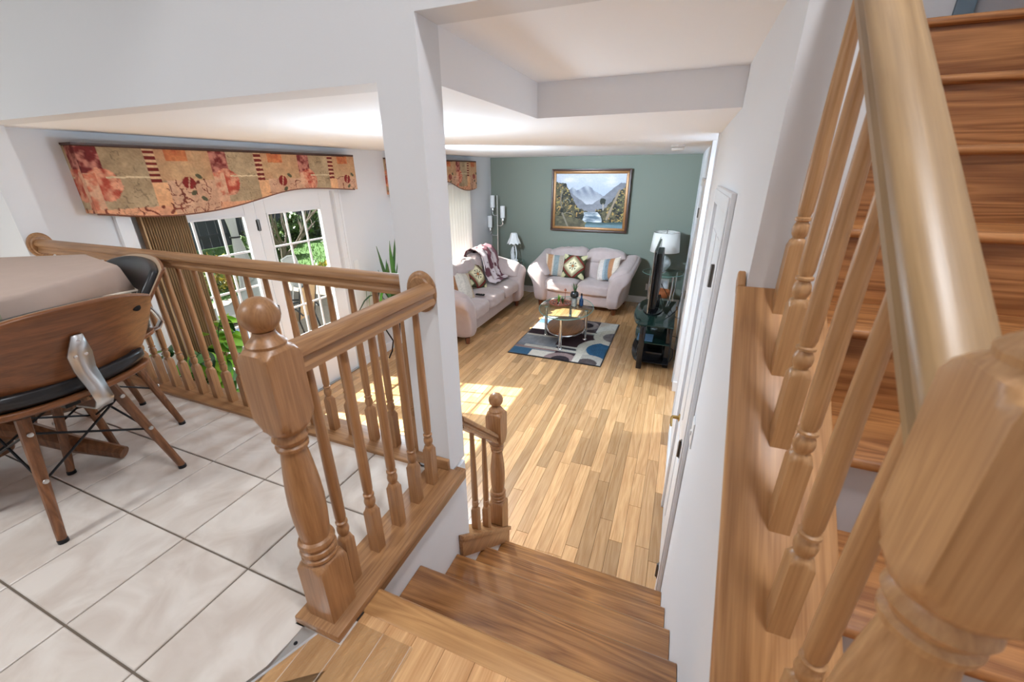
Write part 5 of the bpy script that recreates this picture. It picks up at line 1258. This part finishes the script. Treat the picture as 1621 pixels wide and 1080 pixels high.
# patio chairs
def sling_chair(name, label, loc, rz, seatmat, framemat, s=1.0, swivel=False):
    r = thing(name, label, 'patio chair', (0, 0, 0), 'sling chairs on the patio')
    for sy_ in (-1, 1):
        MB().tube([(-.24, sy_*.27, 0), (-.25, sy_*.28, .4), (-.2, sy_*.29, .6), (.2, sy_*.29, .62), (.3, sy_*.28, .5)], .014, 8).build('arm_frame', framemat, r, smooth=True)
        MB().tube([(.28, sy_*.26, 0), (.2, sy_*.26, .4), (.32, sy_*.27, .96)], .014, 8).build('rear_leg', framemat, r, smooth=True)
    a, u, v = grid(9, 14, lambda u, v: (np.where(v < .45, -.24+v/.45*.44, .2+(v-.45)/.55*.13), (u-.5)*.52, np.where(v < .45, .40-.03*np.sin(v/.45*PI), .40+(v-.45)/.55*.58-.03*(1-(2*u-1)**2)*0)))
    o = a.build('sling', seatmat, r, smooth=True); o.modifiers.new('t', 'SOLIDIFY').thickness = .012
    MB().tube([(.325, -.27, .97), (.34, 0, 1.0), (.325, .27, .97)], .014, 8).build('top_bar', framemat, r, smooth=True)
    r.location = loc; r.rotation_euler = (0, 0, rz); r.scale = (s,)*3; return r
sling_chair('patio_chair', 'tan sling patio chair with its back to the french doors', (-5.15, 4.15, GZ), D2(20), 'sling', 'blackm', .86)
sling_chair('patio_chair', 'white sling patio chair further out on the patio', (-6.5, 5.65, GZ), D2(200), 'gsling', 'outwhite', .88)
lg = thing('patio_lounger', 'white patio lounger with dark metal frame outside the left french door', 'lounger', (-6.0, 3.9, GZ))
m, u, v = grid(8, 24, lambda u, v: (-6.45+u*.62, 3.0+v*1.75, GZ+.36+np.where(v > .62, (v-.62)*1.1, 0))); o = m.build('mattress', 'gsling', lg, smooth=True); o.modifiers.new('t', 'SOLIDIFY').thickness = .05
for x in (-6.47, -5.81):
    MB().tube([(x, 2.98, GZ+.31), (x, 4.1, GZ+.31), (x, 4.78, GZ+.31)], .018, 8).build('side_rail', 'blackm', lg, smooth=True)
    for y in (3.1, 4.6): MB().tube([(x, y, GZ+.30), (x, y+.05, GZ)], .016, 8).build('leg', 'blackm', lg)
ot = thing('patio_side_table', 'low dark framed table with a blue cushion in front of the lounger', 'patio table', (-5.0, 3.25, GZ))
MB().box(-5.3, -4.75, 2.95, 3.55, GZ+.36, GZ+.385).build('table_top', 'gsling', ot, bevel=.004)
for (x, y) in ((-5.27, 2.98), (-4.78, 2.98), (-5.27, 3.52), (-4.78, 3.52)): MB().tube([(x, y, GZ), (x, y, GZ+.36)], .014, 8).build('leg', 'blackm', ot)
bc = puff((-5.02, 3.25, GZ+.425), (.42, .44, .075), 4, 11, 3, .006).build('patio_cushion', 'bluecush', smooth=True, merge=True, angle=80)
tag(bc, 'pale blue cushion lying on the low patio table', 'cushion')
for s in (src, srcd): bpy.data.objects.remove(s)
FILL_COL = (.68, .85, 1.0)  # cool colour of the added fill lamps
# ================================================================ ADDED FILL LAMPS, OUT OF VIEW
def fill_ceiling_lamp(label, x, y, z, power, r=.17, col=FILL_COL):  # opal dome added out of view as fill light
    t = thing('fill_ceiling_lamp', label, 'ceiling lamp', (x, y, z))
    MB().lathe([(r+.012, 0), (r+.012, -.02), (r, -.024), (0.001, -.024)], (x, y, z), 28).build('base_ring', 'brass', t, smooth=True)
    m = MB(); m.lathe([(r*math.cos(a), -.025-r*.45*math.sin(a)) for a in np.linspace(0, 1.5, 8)], (x, y, z), 28); m.build('glass_dome', 'domeglow', t, smooth=True)
    L = bpy.data.lights.new('fill_lamp_bulb', 'AREA'); L.shape = 'DISK'; L.size = r*2; L.energy = power; L.color = col
    lo_ = bpy.data.objects.new('bulb', L); COL.objects.link(lo_); lo_.parent = t; lo_.location = (0, 0, -.03-r*.47); return t
_m, _nt, _b = newmat('fill_dome_glass'); _b.inputs['Base Color'].default_value = (.9, .88, .84, 1); _b.inputs['Emission Color'].default_value = (1, .95, .88, 1); _b.inputs['Emission Strength'].default_value = 2.0  # glow of the added fill domes
M['domeglow'] = _m
fill_ceiling_lamp('added fill lamp, a flush opal dome on the kitchen ceiling out of view', -2.3, -1.0, 2.44, 32, .2, (.9, .96, 1))  # added to brighten the kitchen side
GX, GY = -2.30, 3.50
tk = thing('fill_track_light', 'added fill lighting, a white ceiling track with four spot heads hidden behind the column', 'added fill light', (GX, GY, CEIL))  # added spots that brighten the living room, hidden by the column
MB().box(GX-.02, GX+.02, GY-.16, GY+.16, CEIL-.03, CEIL-.0005).build('track', 'white', tk)
for i, (dy, aim, power, cone) in enumerate(((-.12, (-.45, 2.7, -1.1), 290, 110), (-.04, (-1.9, 7.4, -.1), 290, 80), (.04, (-.4, 7.4, .1), 225, 80), (.12, (-1.2, 6.6, 1.33), 430, 95))):
    hp = Vector((GX, GY+dy, CEIL-.12)); d = (Vector(aim)-hp).normalized()
    hd_ = MB().tube([hp-d*.05, hp-d*.02, hp+d*.04], [.02, .034, .036], 16).build('spot_head', 'white', tk, smooth=True)
    MB().tube([(GX, GY+dy, CEIL-.03), tuple(hp-d*.03)], .006, 6).build('bracket', 'chrome', hd_)
    L = bpy.data.lights.new('fill_spot_bulb', 'SPOT'); L.energy = power; L.spot_size = D2(cone); L.spot_blend = 1.0; L.shadow_soft_size = .05; L.color = FILL_COL
    lo_ = bpy.data.objects.new('bulb', L); COL.objects.link(lo_); lo_.parent = tk; lo_.location = hp+d*.045-WL[tk]; lo_.rotation_euler = d.to_track_quat('-Z', 'Y').to_euler()
gx_, gy_, gz_ = -1.49, 2.2, .85
gl = thing('fill_globe_pendant', 'added fill lamp, a white glass globe hidden behind the column', 'added fill lamp', (gx_, gy_, CEIL))  # glowing globe added as fill for ceiling and left wall
MB().lathe([(.05, 0), (.05, -.02), (.006, -.03)], (gx_, gy_, CEIL), 20).build('canopy', 'chrome', gl, smooth=True)
MB().tube([(gx_, gy_, CEIL-.02), (gx_, gy_, gz_+.11)], .004, 6).build('cord', 'chrome', gl)
_m, _nt, _b = newmat('fill_globe_glass'); _b.inputs['Base Color'].default_value = (.9, .9, .9, 1); _b.inputs['Emission Color'].default_value = (*FILL_COL, 1); _b.inputs['Emission Strength'].default_value = 55.0
MB().lathe([(max(.002, .11*math.cos(t)), .11*math.sin(t)) for t in np.linspace(-1.55, 1.5, 14)], (gx_, gy_, gz_), 24).build('globe', _m, gl, smooth=True)
fill_ceiling_lamp('added fill lamp, a flush opal dome unseen in the entry hall', 1.0, 3.83, CEIL, 40, .16)  # added to light the living room through the hall opening
fill_ceiling_lamp('added fill lamp, a flush opal dome out of view above the upper stairs', .55, .2, 3.6, 46, .2, (.95, .97, 1))  # added to brighten the landing and upper steps
